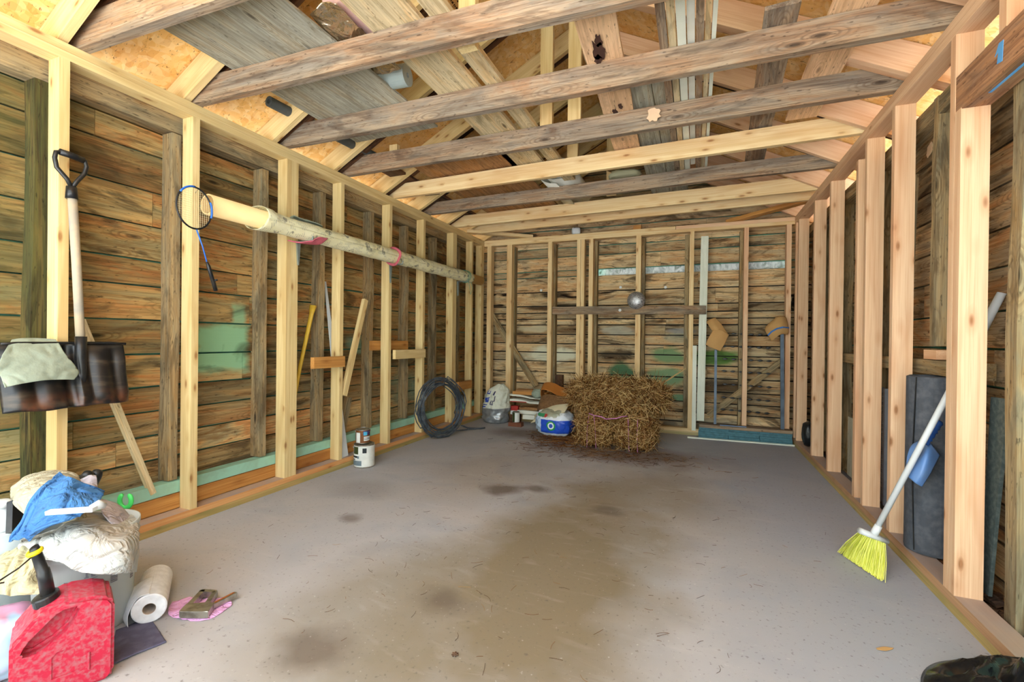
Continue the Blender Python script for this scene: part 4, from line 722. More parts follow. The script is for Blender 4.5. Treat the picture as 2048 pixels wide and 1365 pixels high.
bm = bmesh.new(); prism(bm, [(-1.803, 1.122, 0.036)[:2], (-1.826, 1.162, 0.036)[:2], (-1.754, 1.208, 0.036)[:2], (-1.733, 1.209, 0.036)[:2], (-1.715, 1.188, 0.036)[:2], (-1.697, 1.161, 0.036)[:2], (-1.718, 1.152, 0.036)[:2], (-1.793, 1.120, 0.036)[:2]], 'z', .010, .036); bmesh.ops.bevel(bm, geom=bm.edges[:], offset=.002, segments=1, affect='EDGES'); wpart('body', bm, M['steel'], sg)
def fb(bm, a, b, w, z0=.012, z1=.034): a, b = Vector(a), Vector(b); d = (b-a).normalized(); n_ = Vector((-d.y, d.x, 0))*w/2; prism(bm, [(a-n_)[:2], (b-n_)[:2], (b+n_)[:2], (a+n_)[:2]], 'z', z0, z1)
bm = bmesh.new(); fb(bm, (-1.809, 1.159, 0.034), (-1.867, 1.256, 0.034), .020); fb(bm, (-1.871, 1.250, 0.034), (-1.810, 1.268, 0.034), .018); fb(bm, (-1.812, 1.268, 0.034), (-1.752, 1.190, 0.034), .018); wpart('handle', bm, M['steel'], sg)
bm = bmesh.new(); fb(bm, (-1.741, 1.195, 0.034), (-1.734, 1.301, 0.034), .016, .012, .030); lv = wpart('lever', bm, M['steel'], sg)
bm = bmesh.new(); fb(bm, (-1.740, 1.217, 0.034), (-1.738, 1.295, 0.034), .008, .0302, .0315); wpart('lever_inside', bm, M['rust'], sg, 'rusty inside of the lever')
bm = bmesh.new(); fb(bm, (-1.780, 1.130, 0.030), (-1.725, 1.153, 0.030), .003, .014, .026); wpart('nose_plate', bm, M['bracket_grey'], sg)
o = patch('cloth', [[(-1.942, 1.184, 0.004), (-1.910, 1.232, 0.004), (-1.829, 1.259, 0.004), (-1.769, 1.292, 0.004)], [(-1.908, 1.146, 0.006), (-1.847, 1.191, 0.008), (-1.781, 1.226, 0.008), (-1.717, 1.272, 0.006)], [(-1.867, 1.125, 0.004), (-1.784, 1.147, 0.008), (-1.717, 1.182, 0.008), (-1.703, 1.245, 0.004)], [(-1.828, 1.123, 0.003), (-1.748, 1.137, 0.003), (-1.703, 1.163, 0.003), (-1.696, 1.207, 0.003)]], M['pink_cloth'], nu=26, nv=30, amp=.003, th=.002, fr=30, edge=.004, disp=(0, 0, 1)); tag(o, 'thin pink cloth spread on the floor under the staple gun', 'cloth')
# ---------------------------------------------------------------- pine straw bales
s = N('pine_straw', .9, .1); c = s.ramp(s.attr('rnd'), (0, '2e1a0d'), (.3, '6a3f1e'), (.55, 'b08a4e'), (.8, 'e0c48a'), (1, '8f5028')); s.col(c); M['straw'] = s.m
s = N('straw_core', .95, .1); v = s.obj(False); s.col(s.ramp(s.noise(s.sc(v, 60, 60, 60), 1, 3, 2), (.3, '1f130a'), (.5, '6b4522'), (.7, 'a07a44'))); M['straw_core'] = s.m
def needles(bm, lay, pts, rnd, n, L=(.10, .26), w=.0013, spread=1., lift=.012):
    for _ in range(n):
        p, nm = pts(rnd); t = Vector((rnd.gauss(0, 1), rnd.gauss(0, 1), rnd.gauss(0, .75))); t = (t-nm*t.dot(nm)*(.75 if rnd.random() < .8 else 0)).normalized()
        l = rnd.uniform(*L); sd = t.cross(nm).normalized(); cv = nm*rnd.uniform(-.03, .02)+sd*rnd.uniform(-.04, .04); r = rnd.random(); ww = w*rnd.uniform(.7, 1.6); st = nm*rnd.uniform(0, lift)
        prev = None
        for k in range(4):
            u = k/3-.5; q = p+st+t*l*u+cv*(u*u)*4
            q.z = max(q.z, .003)
            ring = [bm.verts.new(q+sd*ww), bm.verts.new(q-sd*ww*.5+nm*ww), bm.verts.new(q-sd*ww*.5-nm*ww)]
            if prev:
                for a in range(3): f = bm.faces.new((prev[a], prev[(a+1) % 3], ring[(a+1) % 3], ring[a])); f[lay] = r
            prev = ring
def bale(loc, s, lab, seed, n, hump=0, L=(.08, .22), grp='pine straw bales'):
    root = E('straw_bale', loc); tag(root, lab, 'straw bale', grp)
    b = blob('core', loc, s, M['straw_core'], 0, 4.5 if not hump else 3, .05, 4, 20, seed=seed); keep(b, root)
    rnd = random.Random(seed); me = b.data; polys = list(me.polygons); X = b.matrix_world
    def pts(r):
        while True:
            p = polys[int(r.random()*len(polys))]
            if p.normal.z < -.5: continue
            if p.normal.y > .6 and r.random() < .8: continue
            return X @ Vector(p.center)+Vector((r.uniform(-.02, .02), r.uniform(-.02, .02), r.uniform(-.01, .01))), Vector(p.normal)
    bm = bmesh.new(); lay = bm.faces.layers.float.new('rnd'); needles(bm, lay, pts, rnd, n, L, lift=.022); o = wpart('needles', bm, M['straw'], root); o['kind'] = 'stuff'
    return root
b1 = bale((-.935, 4.80, 0), (.165, .33, .168), 'left one of the two pine straw bales lying end-on on the floor', 1, 2600)
b2 = bale((-.545, 4.80, 0), (.165, .33, .165), 'right one of the two pine straw bales lying end-on on the floor', 2, 2600)
b3 = bale((-.75, 4.83, .335), (.46, .26, .155), 'loose bulging pine straw bale lying across the two lower bales', 3, 5600, 1, (.1, .34))
Mt('twine_pink', 'c77fb0', .8)
for i, (pts_) in enumerate([[(-.99, .0), (-.985, .2), (-.97, .33)], [(-.90, .0), (-.905, .2), (-.92, .33)], [(-.58, .0), (-.585, .2), (-.59, .33)], [(-.50, .0), (-.505, .2), (-.50, .33)]]):
    bm = bmesh.new(); tube(bm, [(x, 4.452+.02*(z < .02), max(z, .01)) for x, z in pts_], .003, 5); wpart('twine', bm, M['twine_pink'], b1 if i < 2 else b2, 'pink twine')
bm = bmesh.new(); tube(bm, [(-.98, 4.50, .345), (-.92, 4.47, .333), (-.85, 4.455, .33), (-.80, 4.445, .31), (-.76, 4.44, .318), (-.70, 4.44, .325), (-.65, 4.45, .345), (-.60, 4.47, .352)], .005, 6); tag(link('twine', bm, M['twine_pink'], smooth=True), 'pink twine lying between the upper and lower bales', 'twine')
# loose needles on the slab
rnd = random.Random(12); bm = bmesh.new(); lay = bm.faces.layers.float.new('rnd')
def fl_near(r):
    return Vector((r.gauss(-.85, .42), min(r.gauss(4.35, .16), 4.6), .004)), Vector((0, 0, 1))
def fl_left(r): return Vector((r.gauss(-1.3, .18), r.gauss(4.75, .2), .01)), Vector((0, 0, 1))
def fl_far(r):
    y = r.uniform(1.2, 4.5); return Vector((-.85+r.gauss(0, .65)*(1.2 if y < 3 else 1), y, .003)), Vector((0, 0, 1))
def flat_n(bm, lay, f, n, L, w):
    for _ in range(n):
        p, _n = f(rnd); a = rnd.uniform(0, 6.3); l = rnd.uniform(*L); cv = rnd.uniform(-.2, .2)*l; t = Vector((math.cos(a), math.sin(a), 0)); sd = Vector((-t.y, t.x, 0)); prev = None; r = rnd.random()*.45
        for k in range(4):
            u = k/3-.5; q = p+t*l*u+sd*cv*u*u*4; ring = [bm.verts.new(q+sd*w), bm.verts.new(q-sd*w), bm.verts.new(q+Vector((0, 0, w*1.5)))]
            if prev:
                for x in range(3): fc = bm.faces.new((prev[x], prev[(x+1) % 3], ring[(x+1) % 3], ring[x])); fc[lay] = r
            prev = ring
flat_n(bm, lay, fl_near, 420, (.03, .13), .0012); flat_n(bm, lay, fl_left, 380, (.05, .2), .0018); flat_n(bm, lay, fl_far, 260, (.015, .06), .0006)
tag(link('pine_needles', bm, M['straw']), 'loose pine needles scattered over the concrete floor', 'needles', kind='stuff')
# ---------------------------------------------------------------- things on the back wall
Mt('disc_steel', 'c4c6ca', .36, .7, dirt='4f5058', damt=.8, dsc=60, bump=.5); dr = E('silver_disc', (-.66, 5.57, 1.56)); tag(dr, 'scratched silver domed disc hanging over the cross board', 'disc')
mxd = Matrix.Translation((-.66, 5.577, 1.56)) @ Matrix.Rotation(math.pi/2, 4, 'X')
bm = bmesh.new(); lathe(bm, [(.103, 0), (.105, .006), (.098, .018), (.08, .035), (.055, .048), (.03, .054), (.004, .056)], 40, mx=mxd); wpart('dome', bm, M['disc_steel'], dr, smooth=True)
for x, y, z, w in [(-1.929, YBO-.006, 1.741, 0), (-.88, YBO-.006, 1.747, 1), (-.344, YBO-.006, 1.73, 2), (-.851, YB-.024, 1.445, 3)]:
    bm = bmesh.new(); lathe(bm, [(.006, 0), (.017, 0), (.018, .003), (.015, .006), (.005, .006)], 16, mx=Matrix.Translation((x, y+.003, z)) @ Matrix.Rotation(math.pi/2, 4, 'X'))
    tag(link('washer', bm, M['white_plastic']), ['white round washer on the back wall boards near the left end', 'white round washer on the boards upper left of the silver disc', 'white round washer on the boards right of the silver disc', 'white round washer on the cross board left below the silver disc'][w], 'washer', 'round washers on the back wall')
Mt('downspout_white', 'e2e8d8', .5, dirt='c8cdb8', damt=.4, dsc=6)
ds = E('downspout', (.075, 5.65, .17)); tag(ds, 'tall white downspout standing against the back wall behind the cross board', 'downspout')
mx, L_ = frame((.062, 5.64, .17), (.086, 5.645, 2.28), (0, -1, 0)); bm = bmesh.new()
prof = [(-.04, -.028), (.04, -.028), (.04, .028), (-.04, .028)]; prf = []
for i in range(24):
    a = 2*math.pi*i/24; c_, s_ = math.cos(a), math.sin(a); k = 1/max(abs(c_)/.04, abs(s_)/.028); k *= .97+.03*math.cos(a*12); prf.append((c_*k, s_*k))
ra = [[bm.verts.new(mx @ Vector((t, y*kk, z*kk))) for y, z in prf] for t, kk in ((0, 1), (L_, 1), (L_, .92), (0, .92))]
for a, b in ((0, 1), (1, 2), (2, 3), (3, 0)):
    for i in range(24): bm.faces.new((ra[a][i], ra[a][(i+1) % 24], ra[b][(i+1) % 24], ra[b][i]))
wpart('pipe', bm, M['downspout_white'], ds)
bm = bmesh.new(); bx = mx @ Vector((L_, 0, 0)); abox(bm, bx.x-.034, bx.x+.034, 5.622, 5.668, 2.275, 2.279); wpart('lining', bm, Mt('green_lining', '8fb48c', .6), ds, 'greenish mouth of the pipe')
tr_ = bar('white_trim', (-.028, .015), (5.575, 5.592), (.06, 1.03), 'z', M['downspout_white'], bev=.001); tag(tr_, 'short white trim strip standing left of the downspout', 'trim')
bm = bmesh.new(); pr = [(-1.47, 2.416), (-1.40, 2.416), (-1.395, 2.50), (-1.46, 2.50)]; o = blob('gutter_elbow', (-1.42, 5.64, ZP+.001), (.055, .04, .045), M['white_plastic'], .3, 4, .03, 5, 10); bm.free(); tag(o, 'white gutter elbow sitting on the back wall top plate', 'elbow')
tag(bar('wood_block', (-.71, -.62), (YB+.01, YB+.085), (ZP+.001, ZP+.05), 'x', M['pine_dark']), 'small pinkish wood block on the back wall top plate', 'block')
# stakes with brown paper, fence strands
Mt('stake_steel', '5d6a78', .5, .6, dirt='39424c', damt=.6, dsc=12); Mt('kraft', 'c49a62', .85, dirt='ab8250', damt=.35, dsc=8); Mt('blue_mark', '3f7fd0', .7)
st1 = beam('metal_stake', (.213, 5.545, .157), (.213, 5.575, 1.18), .026, .02, M['stake_steel'], (0, 1, 0), bev=.002); tag(st1, 'blue-grey metal stake under the tilted left brown paper tube', 'stake', 'metal stakes against the back wall')
st2 = beam('metal_stake', (.865, 5.53, .157), (.853, 5.56, 1.25), .034, .02, M['stake_steel'], (0, 1, 0), bev=.002); tag(st2, 'blue-grey metal stake under the right brown paper tube with blue marks', 'stake', 'metal stakes against the back wall')
y_ = 5.52
k1 = E('kraft_paper', (.22, y_, 1.0)); tag(k1, 'tilted brown kraft paper wrap on the left stake', 'kraft paper', 'brown paper wraps on the stakes')
o = patch('roll', [[(.112, y_+.02, 1.30), (.155, y_, 1.33), (.205, y_+.02, 1.345)], [(.145, y_-.03, 1.24), (.20, y_-.055, 1.25), (.265, y_-.02, 1.265)], [(.19, y_-.03, 1.17), (.26, y_-.05, 1.18), (.335, y_, 1.155)]], M['kraft'], nu=12, nv=12, amp=.003, th=.004); keep(o, k1)
o = patch('flap', [[(.19, y_-.04, 1.225), (.27, y_-.06, 1.205), (.34, y_-.03, 1.155)], [(.14, y_-.05, 1.13), (.22, y_-.07, 1.10), (.30, y_-.05, 1.06)], [(.105, y_-.04, 1.045), (.175, y_-.05, 1.005), (.255, y_-.04, .975)]], M['kraft'], nu=12, nv=12, amp=.003, th=.003); keep(o, k1)
k2 = E('kraft_paper', (.80, y_, 1.1)); tag(k2, 'curled brown kraft paper wrap with blue dashes on the right stake', 'kraft paper', 'brown paper wraps on the stakes')
o = patch('roll', [[(.768, y_+.01, 1.32), (.80, y_-.02, 1.35), (.85, y_-.02, 1.352), (.885, y_+.01, 1.34)], [(.69, y_, 1.23), (.76, y_-.05, 1.265), (.84, y_-.06, 1.275), (.90, y_-.01, 1.262)], [(.72, y_, 1.15), (.775, y_-.05, 1.19), (.845, y_-.055, 1.205), (.905, y_-.01, 1.19)], [(.755, y_+.01, 1.09), (.79, y_-.03, 1.13), (.84, y_-.03, 1.165), (.90, y_+.01, 1.165)]], M['kraft'], nu=16, nv=14, amp=.002, th=.004); keep(o, k2)
bm = bmesh.new(); tube(bm, [(.715, y_-.012, 1.152), (.745, y_-.045, 1.19), (.79, y_-.07, 1.222), (.845, y_-.072, 1.237), (.905, y_-.03, 1.232)], .0085, 6, flat=.5); wpart('blue_stripe', bm, M['blue_mark'], k2, 'blue dashed stripe')
wf = E('wire_fencing', (.56, YBO-.05, .3)); tag(wf, 'seven dark twisted wire strands behind the right back wall stud', 'wire fencing')
for z in (1.167, 1.023, .878, .74, .59, .44, .302):
    bm = bmesh.new(); x0 = .27+.02*((z*10) % 1); tube(bm, [(x0, YB+.0925, z+.006), (.50, YB+.0925, z), (.84, YB+.0925, z-.012)], .0025, 5)
    for i in range(7):
        x = x0+.03+i*.088; zz = z+.006-(x-x0)*.03
        if x < .82: tube(bm, [(x-.03, YB+.0925, zz), (x-.008, YB+.0925, zz), (x+.008, YB+.0925, zz), (x+.03, YB+.0925, zz)], [.002, .0115, .0115, .002], 6, flat=.25)
    wpart('strand', bm, M['black_plastic'], wf)
# stack of slate-coloured boards with a plank on top
Mt('shingle', '4f7c88', .85, dirt='38545e', damt=.6, dsc=25, bump=.3); Mt('blue_strip', '7fa8d6', .6)
for k in range(3):
    x0 = .045+k*.302; 
    for j in range(5):
        bm = bmesh.new(); dx, dy = .003*math.sin(j*5+k), .004*math.sin(j*3+k*2); abox(bm, x0+dx, x0+.30+dx, 5.478+dy, 5.585+dy, .0005+j*.0245, .0235+j*.0245)
        ends = ['left', 'middle', 'right'][k]; lv = ['bottom', 'second from bottom', 'middle', 'second from top', 'topmost'][j]
        tag(link('deck_tile', bm, M['shingle']), 'slate-blue tile of the %s pile by the back wall, %s of its pile' % (ends, lv), 'tile', 'slate-blue tiles stacked by the back wall')
tag(bar('plank', (.05, .95), (5.462, 5.597), (.1235, .155), 'x', M['old_joist']), 'weathered reddish plank lying on the slate-blue tiles', 'plank')
bm = bmesh.new(); abox(bm, .26, .52, 5.475, 5.498, .1575, .163); tag(link('blue_strip', bm, M['blue_strip']), 'short pale blue strip lying on the weathered plank', 'strip')
tag(beam('white_strip', (-.07, 5.43, .0075), (.985, 5.47, .0075), .028, .014, M['downspout_white'], bev=.001), 'long white strip lying on the floor in front of the tiles', 'strip')
# ---------------------------------------------------------------- left back corner: bag, boards, can, tray
s = N('cement_bag', .8, .2); v = s.obj(False); q = s.xyz(v)
s.col(s.mix(s.ramp(s.noise(v, 12, 4), (.5, 0.), (.7, .6)), C('d9dccb'), C('b5b9a2'))); s.bump(s.noise(v, 18, 4), .6, .02); M['bag_white'] = s.m
Mt('duct_tape', 'a8adb0', .42, .6, dirt='5f6468', damt=.5, dsc=14, bump=.4); Mt('print_blue', '2c49a8', .7); Mt('print_dark', '4b4a6a', .7)
cbg = E('cement_bag', (-2.37, 5.36, 0)); tag(cbg, 'white sack with blue lettering and a silver taped bottom in the back left corner', 'sack')
def bagf(u, v):
    a = 2*math.pi*u; z = .50*v; r = .165-.03*v**3+.026*mnoise.noise(Vector((math.cos(a)*2, math.sin(a)*2, v*6)))+.016*mnoise.noise(Vector((math.cos(a)*6, math.sin(a)*6, v*14)))
    if v < .12: r *= .68+.32*(v/.12)**.5
    if v > .8: r *= 1-.75*((v-.8)/.2)**1.3
    return Vector((-2.395+.075*v**3+r*1.03*math.cos(a), 5.375+r*.85*math.sin(a), z+.02*max(0, v-.7)*math.sin(a*2)))
o = sheet('sack', bagf, 48, 44, 0, M['bag_white']); keep(o, cbg)
def foilf(u, v):
    p = bagf(u, .001+.39*v); c = Vector((-2.385, 5.375, p.z)); a = 2*math.pi*u; return c+(p-c)*(1.02+.02*mnoise.noise(Vector((math.cos(a)*5, math.sin(a)*5, v*4))))
o = sheet('taped_bottom', foilf, 48, 20, .002, M['duct_tape']); keep(o, cbg); o['label'] = 'silver duct-taped bottom'
def bagdecal(name, ux, uz, w, h, mat):                              # small marks hugging the front of the sack
    bm = bmesh.new(); n = 6
    g = []
    for i in range(n+1):
        col = []
        for j in range(n+1):
            u = (ux+w*(i/n-.5)); vv_ = (uz+h*(j/n-.5)); p = bagf(u % 1, vv_); cc = Vector((-2.385, 5.375, p.z)); col.append(bm.verts.new(cc+(p-cc)*1.02))
        g.append(col)
    for i in range(n):
        for j in range(n): bm.faces.new((g[i][j], g[i+1][j], g[i+1][j+1], g[i][j+1]))
    return bm
bm = bmesh.new()
tmp = []
for (ux, uz, w, h, mt) in [(.665, .60, .055, .12, 'print_blue'), (.69, .665, .018, .02, 'print_blue'), (.665, .76, .05, .025, 'print_blue'), (.645, .80, .012, .07, 'print_blue'), (.685, .80, .012, .06, 'print_blue'), (.665, .48, .055, .02, 'print_blue'), (.655, .43, .05, .03, 'print_blue'), (.645, .41, .012, .05, 'print_blue'),
                         (.745, .58, .045, .02, 'print_dark'), (.73, .53, .012, .1, 'print_dark'), (.755, .53, .012, .1, 'print_dark'), (.745, .49, .045, .015, 'print_dark'), (.775, .64, .012, .14, 'print_dark'), (.755, .78, .02, .1, 'print_dark')]:
    keep(link('lettering', bagdecal('', ux, uz, w, h, None), M[mt], smooth=True), cbg)
bm.free()
keep(link('lettering', bagdecal('', .667, .60, .022, .045, None), Mt('dot_white', 'dfe2d6', .7)), cbg).location if False else None
bx_ = E('red_box', (-2.11, 5.45, .10)); tag(bx_, 'small red and white carton behind the little can', 'carton')
bm = bmesh.new(); abox(bm, -2.22, -2.115, 5.46, 5.54, .155, .215); wpart('lid', bm, Mt('carton_red', 'b8342c', .7), bx_, 'red top'); bm = bmesh.new(); abox(bm, -2.218, -2.117, 5.462, 5.538, .105, .155); wpart('carton', bm, M['label_white'], bx_)
tag(bar('wood_offcut', (-2.23, -2.10), (5.455, 5.55), (.0, .104), 'x', M['old_dark']), 'dark wood offcut under the red carton', 'offcut')
bk = bar('brick', (-2.14, -1.97), (5.20, 5.29), (0, .05), 'x', Mt('brick', '7a4a34', .9, dirt='5c3626', damt=.5, dsc=25, bump=.4)); tag(bk, 'reddish brick on the floor under the small green and white can', 'brick')
can('paint_can', (-2.055, 5.245, .05), .044, .13, math.radians(-60), [(-178, 178, .008, .12, 'label_white'), (-80, -28, .008, .12, 'label_green')], 'small green and white can standing on the brick', 'paint can')
Mt('foam_white', 'dfe0d2', .8, dirt='c6c4ae', damt=.4, dsc=8)
tag(bar('foam_board', (-2.02, -1.42), (5.38, 5.56), (.07, .125), 'x', M['foam_white'], warp=.006, seg=6), 'lowest white foam board behind the small can', 'board', 'white boards stacked by the back wall')
tag(bar('foam_board', (-2.10, -1.55), (5.40, 5.57), (.13, .175), 'x', M['foam_white'], warp=.008, seg=6), 'middle white foam board of the stack by the back wall', 'board', 'white boards stacked by the back wall')
tag(bar('wood_board', (-2.08, -1.45), (5.42, 5.57), (.18, .215), 'x', M['ply_brown']), 'brown board between the white foam boards by the back wall', 'board')
tag(beam('foam_board', (-2.24, 5.49, .30), (-1.62, 5.48, .262), .14, .03, M['foam_white'], warp=.02, seg=8), 'upper bowed white foam board with a reddish stripe', 'board', 'white boards stacked by the back wall')
tag(beam('foam_board', (-2.24, 5.50, .365), (-1.62, 5.49, .312), .14, .025, M['foam_white'], warp=.025, seg=8), 'topmost bowed white foam board by the back wall', 'board', 'white boards stacked by the back wall')
bm = bmesh.new(); abox(bm, -2.20, -1.98, 5.405, 5.41, .275, .285); tag(link('red_strip', bm, M['carton_red']), 'thin red strip on the edge of the upper foam board', 'strip')
tag(bar('wood_board', (-2.18, -1.72), (5.43, 5.56), (.37, .41), 'x', M['pine_dark']), 'orange-brown board on top of the white foam boards', 'board')
tag(bar('wood_board', (-2.14, -1.76), (5.45, 5.57), (.41, .435), 'x', M['ply_brown']), 'topmost brown board on the pile by the back wall', 'board')
tag(bar('wood_offcut', (-1.85, -1.74), (5.36, 5.46), (.40, .50), 'x', M['plank']), 'pale square block beside the bent brown sheet', 'offcut') if False else None
o = blob('grey_glove', (-1.83, 5.40, .34), (.07, .05, .06), M['grey_green_cloth'], .2, 2.2, .3, 5, 12, seed=4); tag(o, 'crumpled grey-green cloth on the foam boards', 'cloth'); o.name = 'cloth'
Mt('leather', 'c07a34', .6, dirt='a5662a', damt=.4, dsc=6)
o = patch('bent_sheet', [[(-1.745, 5.42, .38), (-1.75, 5.36, .50), (-1.70, 5.34, .55), (-1.60, 5.35, .545), (-1.50, 5.36, .50), (-1.38, 5.36, .485), (-1.25, 5.36, .49)], [(-1.735, 5.34, .37), (-1.735, 5.28, .485), (-1.69, 5.25, .515), (-1.60, 5.25, .50), (-1.50, 5.27, .45), (-1.38, 5.28, .43), (-1.25, 5.28, .43)], [(-1.73, 5.25, .36), (-1.72, 5.20, .46), (-1.68, 5.18, .48), (-1.60, 5.18, .465), (-1.50, 5.20, .41), (-1.38, 5.22, .38), (-1.25, 5.22, .38)]], M['leather'], nu=14, nv=36, amp=.002, th=.006); tag(o, 'bent orange-brown sheet behind the left end of the top bale', 'sheet')
o = patch('mesh_roll', [[(-1.70, 5.14, .30), (-1.68, 5.10, .40), (-1.58, 5.06, .44), (-1.44, 5.04, .43), (-1.28, 5.04, .42)], [(-1.71, 5.06, .28), (-1.66, 5.00, .34), (-1.56, 4.98, .37), (-1.44, 4.97, .38), (-1.28, 4.97, .38)], [(-1.70, 5.03, .24), (-1.64, 4.96, .27), (-1.54, 4.94, .31), (-1.44, 4.94, .34), (-1.28, 4.94, .36)]], Mt('burlap_brown', '7b5a38', .95, dirt='4c3622', damt=.6, dsc=40, bump=.5), nu=14, nv=20, amp=.004, th=.01); tag(o, 'brown burlap sheet hanging under the bent orange sheet', 'sheet')
o = patch('flat_bag', [[(-1.72, 4.98, .20), (-1.60, 4.96, .28), (-1.46, 4.93, .34), (-1.30, 4.90, .37)], [(-1.70, 4.92, .17), (-1.58, 4.90, .24), (-1.45, 4.88, .295), (-1.30, 4.86, .33)], [(-1.74, 4.90, .12), (-1.60, 4.87, .17), (-1.47, 4.85, .235), (-1.32, 4.82, .285)]], Mt('bag_beige', 'cfc3a0', .7, dirt='b3a57e', damt=.4, dsc=12), nu=16, nv=20, amp=.006, th=.006); tag(o, 'beige flattened bag slanting over the blue and white plastic bag', 'bag')
# blue and white plastic sack with a green ring
s = N('sack_print', .35, .5); v = s.obj(False); q = s.xyz(v)
def disc(cx_, cz_, r0, r1):
    dx = s.ma('SUBTRACT', q[0], cx_); dz = s.ma('SUBTRACT', q[2], cz_); d = s.ma('SQRT', s.ma('ADD', s.ma('MULTIPLY', dx, dx), s.ma('MULTIPLY', dz, dz)))
    return s.ma('MULTIPLY', s.ma('LESS_THAN', d, r1), s.ma('GREATER_THAN', d, r0))
c = C('dfe4ea'); c = s.mix(s.box(v, .06, .12, .17, .075, .02, (0, 2), .15), c, C('2650c0')); c = s.mix(s.box(v, -.16, .13, .05, .09, .05, (0, 2), .1), c, C('b6cbe0'))
c = s.mix(s.ma('MULTIPLY', s.ell(v, .0, .27, .16, .06, .2, (0, 2), 1.2, 20), .8), c, C('8c8a5c')); c = s.mix(s.ell(v, -.06, .235, .04, .02, .2, (0, 2), .8, 20), c, C('b83a3a')); c = s.mix(disc(.02, .13, 0, .052), c, C('2e9a4a')); c = s.mix(disc(.02, .13, 0, .036), c, C('e8eef4')); c = s.mix(disc(.02, .13, 0, .022), c, C('2650c0'))
c = s.mix(s.box(v, -.11, .24, .05, .02, .1, (0, 2), .3), c, C('3f8a5c')); s.col(c); s.bump(s.noise(v, 16, 4), .6, .02); M['sack_print'] = s.m
o = blob('plastic_sack', (-1.46, 4.93, 0), (.21, .15, .15), M['sack_print'], -.15, 2.8, .12, 5, 26, seed=5); tag(o, 'blue and white plastic sack with a green ring print left of the bales', 'sack')
o = blob('straw_sack', (-1.38, 5.02, .31), (.13, .08, .035), M['straw_core'], 0, 2.4, .1, 5, 12, seed=9); tag(o, 'tuft of straw on the plastic sack', 'straw', kind='stuff'); o.name = 'straw_tuft'
tag(beam('thin_stick', (-.50, 5.0, .50), (-.10, 5.50, .77), .012, .012, M['pine_left'], bev=.002), 'thin stick poking up from the right end of the top bale', 'stick')

# pale plastic sheeting hanging outside the missing board
s = N('sheeting', .5, .4); v = s.obj(False); s.col(s.ramp(s.noise(s.sc(v, 14, 14, 9), 1, 4, 1.5), (.3, '8f9a8a'), (.42, 'c8cdd0'), (.6, 'f4f6f8'))); s.bump(s.noise(s.sc(v, 16, 1, 10), 1, 3, 1), .8, .03); M['sheeting'] = s.m
o = sheet('plastic_sheeting', lambda u, v: Vector((-1.25+2.25*u, YBO+.11+.03*mnoise.noise(Vector((u*14, v*2, 0))), 1.6+.8*v)), 90, 16, .002, M['sheeting']); tag(o, 'pale crumpled plastic sheeting outside the missing board of the back wall', 'sheeting')
# ---------------------------------------------------------------- right wall: behind and on the studs
tag(bar('old_girt', (XR+.115, XR+.195), (2.50, 5.3), (.93, 1.0), 'y', M['old_stud'], warp=.008, seg=14), 'weathered horizontal girt behind the right studs at waist height', 'girt')
Mt('tar_paper', '454a52', .7, dirt='6d7178', damt=.45, dsc=30, bump=.3)
rl = E('tar_paper_roll', (1.068, 2.80, .077)); tag(rl, 'upright roll of black tar paper between the right studs', 'roll')
bm = bmesh.new(); lathe(bm, [(.098, 0), (.10, .01), (.098, .84), (.088, .845), (.085, .80)], 36, mx=Matrix.Translation((1.068, 2.80, .08)), cap=True); wpart('roll', bm, M['tar_paper'], rl, smooth=False)
bm = bmesh.new(); tube(bm, [(.985, 2.745, .92), (.975, 2.75, .5), (.985, 2.745, .09)], .003, 6); wpart('loose_edge', bm, M['black_plastic'], rl)
bm = bmesh.new(); tube(bm, [(1.085, 2.93, .08), (1.085, 2.93, .90)], .022, 14); tag(link('black_pipe', bm, M['black_plastic'], smooth=True), 'thin black pipe standing left of the tar paper roll', 'pipe')
bm = bmesh.new(); lathe(bm, [(.05, 0), (.055, .01), (.052, .035), (.03, .048), (.004, .05)], 20, mx=Matrix.Translation((1.07, 2.77, .89))); tag(link('wood_round', bm, M['plank'], smooth=True), 'round wooden end sitting in the top of the tar paper roll', 'wood round') if False else bm.free()
tag(bar('wood_block', (1.09, 1.16), (2.83, 2.96), (1.003, 1.05), 'y', M['pine_right']), 'pale wood block lying on the girt above the tar paper roll', 'block')
M['louver'] = plain('louver_grey', '6f7278', .7, dirt='4b4d52', damt=.5, dsc=12)
lv = E('shutter', (1.10, 3.50, .078)); tag(lv, 'grey louvered shutter standing between the right studs', 'shutter')
for y0, y1 in ((3.45, 3.475), (3.545, 3.567)):
    bm = bmesh.new(); abox(bm, 1.085, 1.115, y0, y1, .078, .80); wpart('stile', bm, M['louver'], lv)
bm = bmesh.new()
for i in range(24):
    z = .10+i*.028; v = [bm.verts.new(p) for p in ((1.088, 3.4755, z), (1.112, 3.4755, z+.022), (1.112, 3.5445, z+.022), (1.088, 3.5445, z))]; w_ = [bm.verts.new(x.co+Vector((-.002, 0, .006))) for x in v]
    bm.faces.new(v); bm.faces.new(w_[::-1])
    for k in range(4): bm.faces.new((v[k], v[(k+1) % 4], w_[(k+1) % 4], w_[k]))
wpart('slats', bm, M['louver'], lv)
tag(bar('plywood_offcut', (1.085, 1.10), (3.85, 4.17), (.078, .52), 'z', M['grey_panel']), 'grey plywood offcut standing between the right studs', 'offcut')
tag(beam('white_plank', (1.075, 5.27, .078), (1.13, 5.16, .72), .10, .012, M['foam_white'], (1, 0, 0), bev=.001, taper=.3), 'white tapered panel leaning between the far right studs', 'panel')
o = blob('black_bag', (1.02, 5.14, .077), (.05, .08, .12), M['black_plastic'], 0, 2.5, .15, 5, 12, seed=2); tag(o, 'black plastic bag on the plate beside the white leaning panel', 'bag')
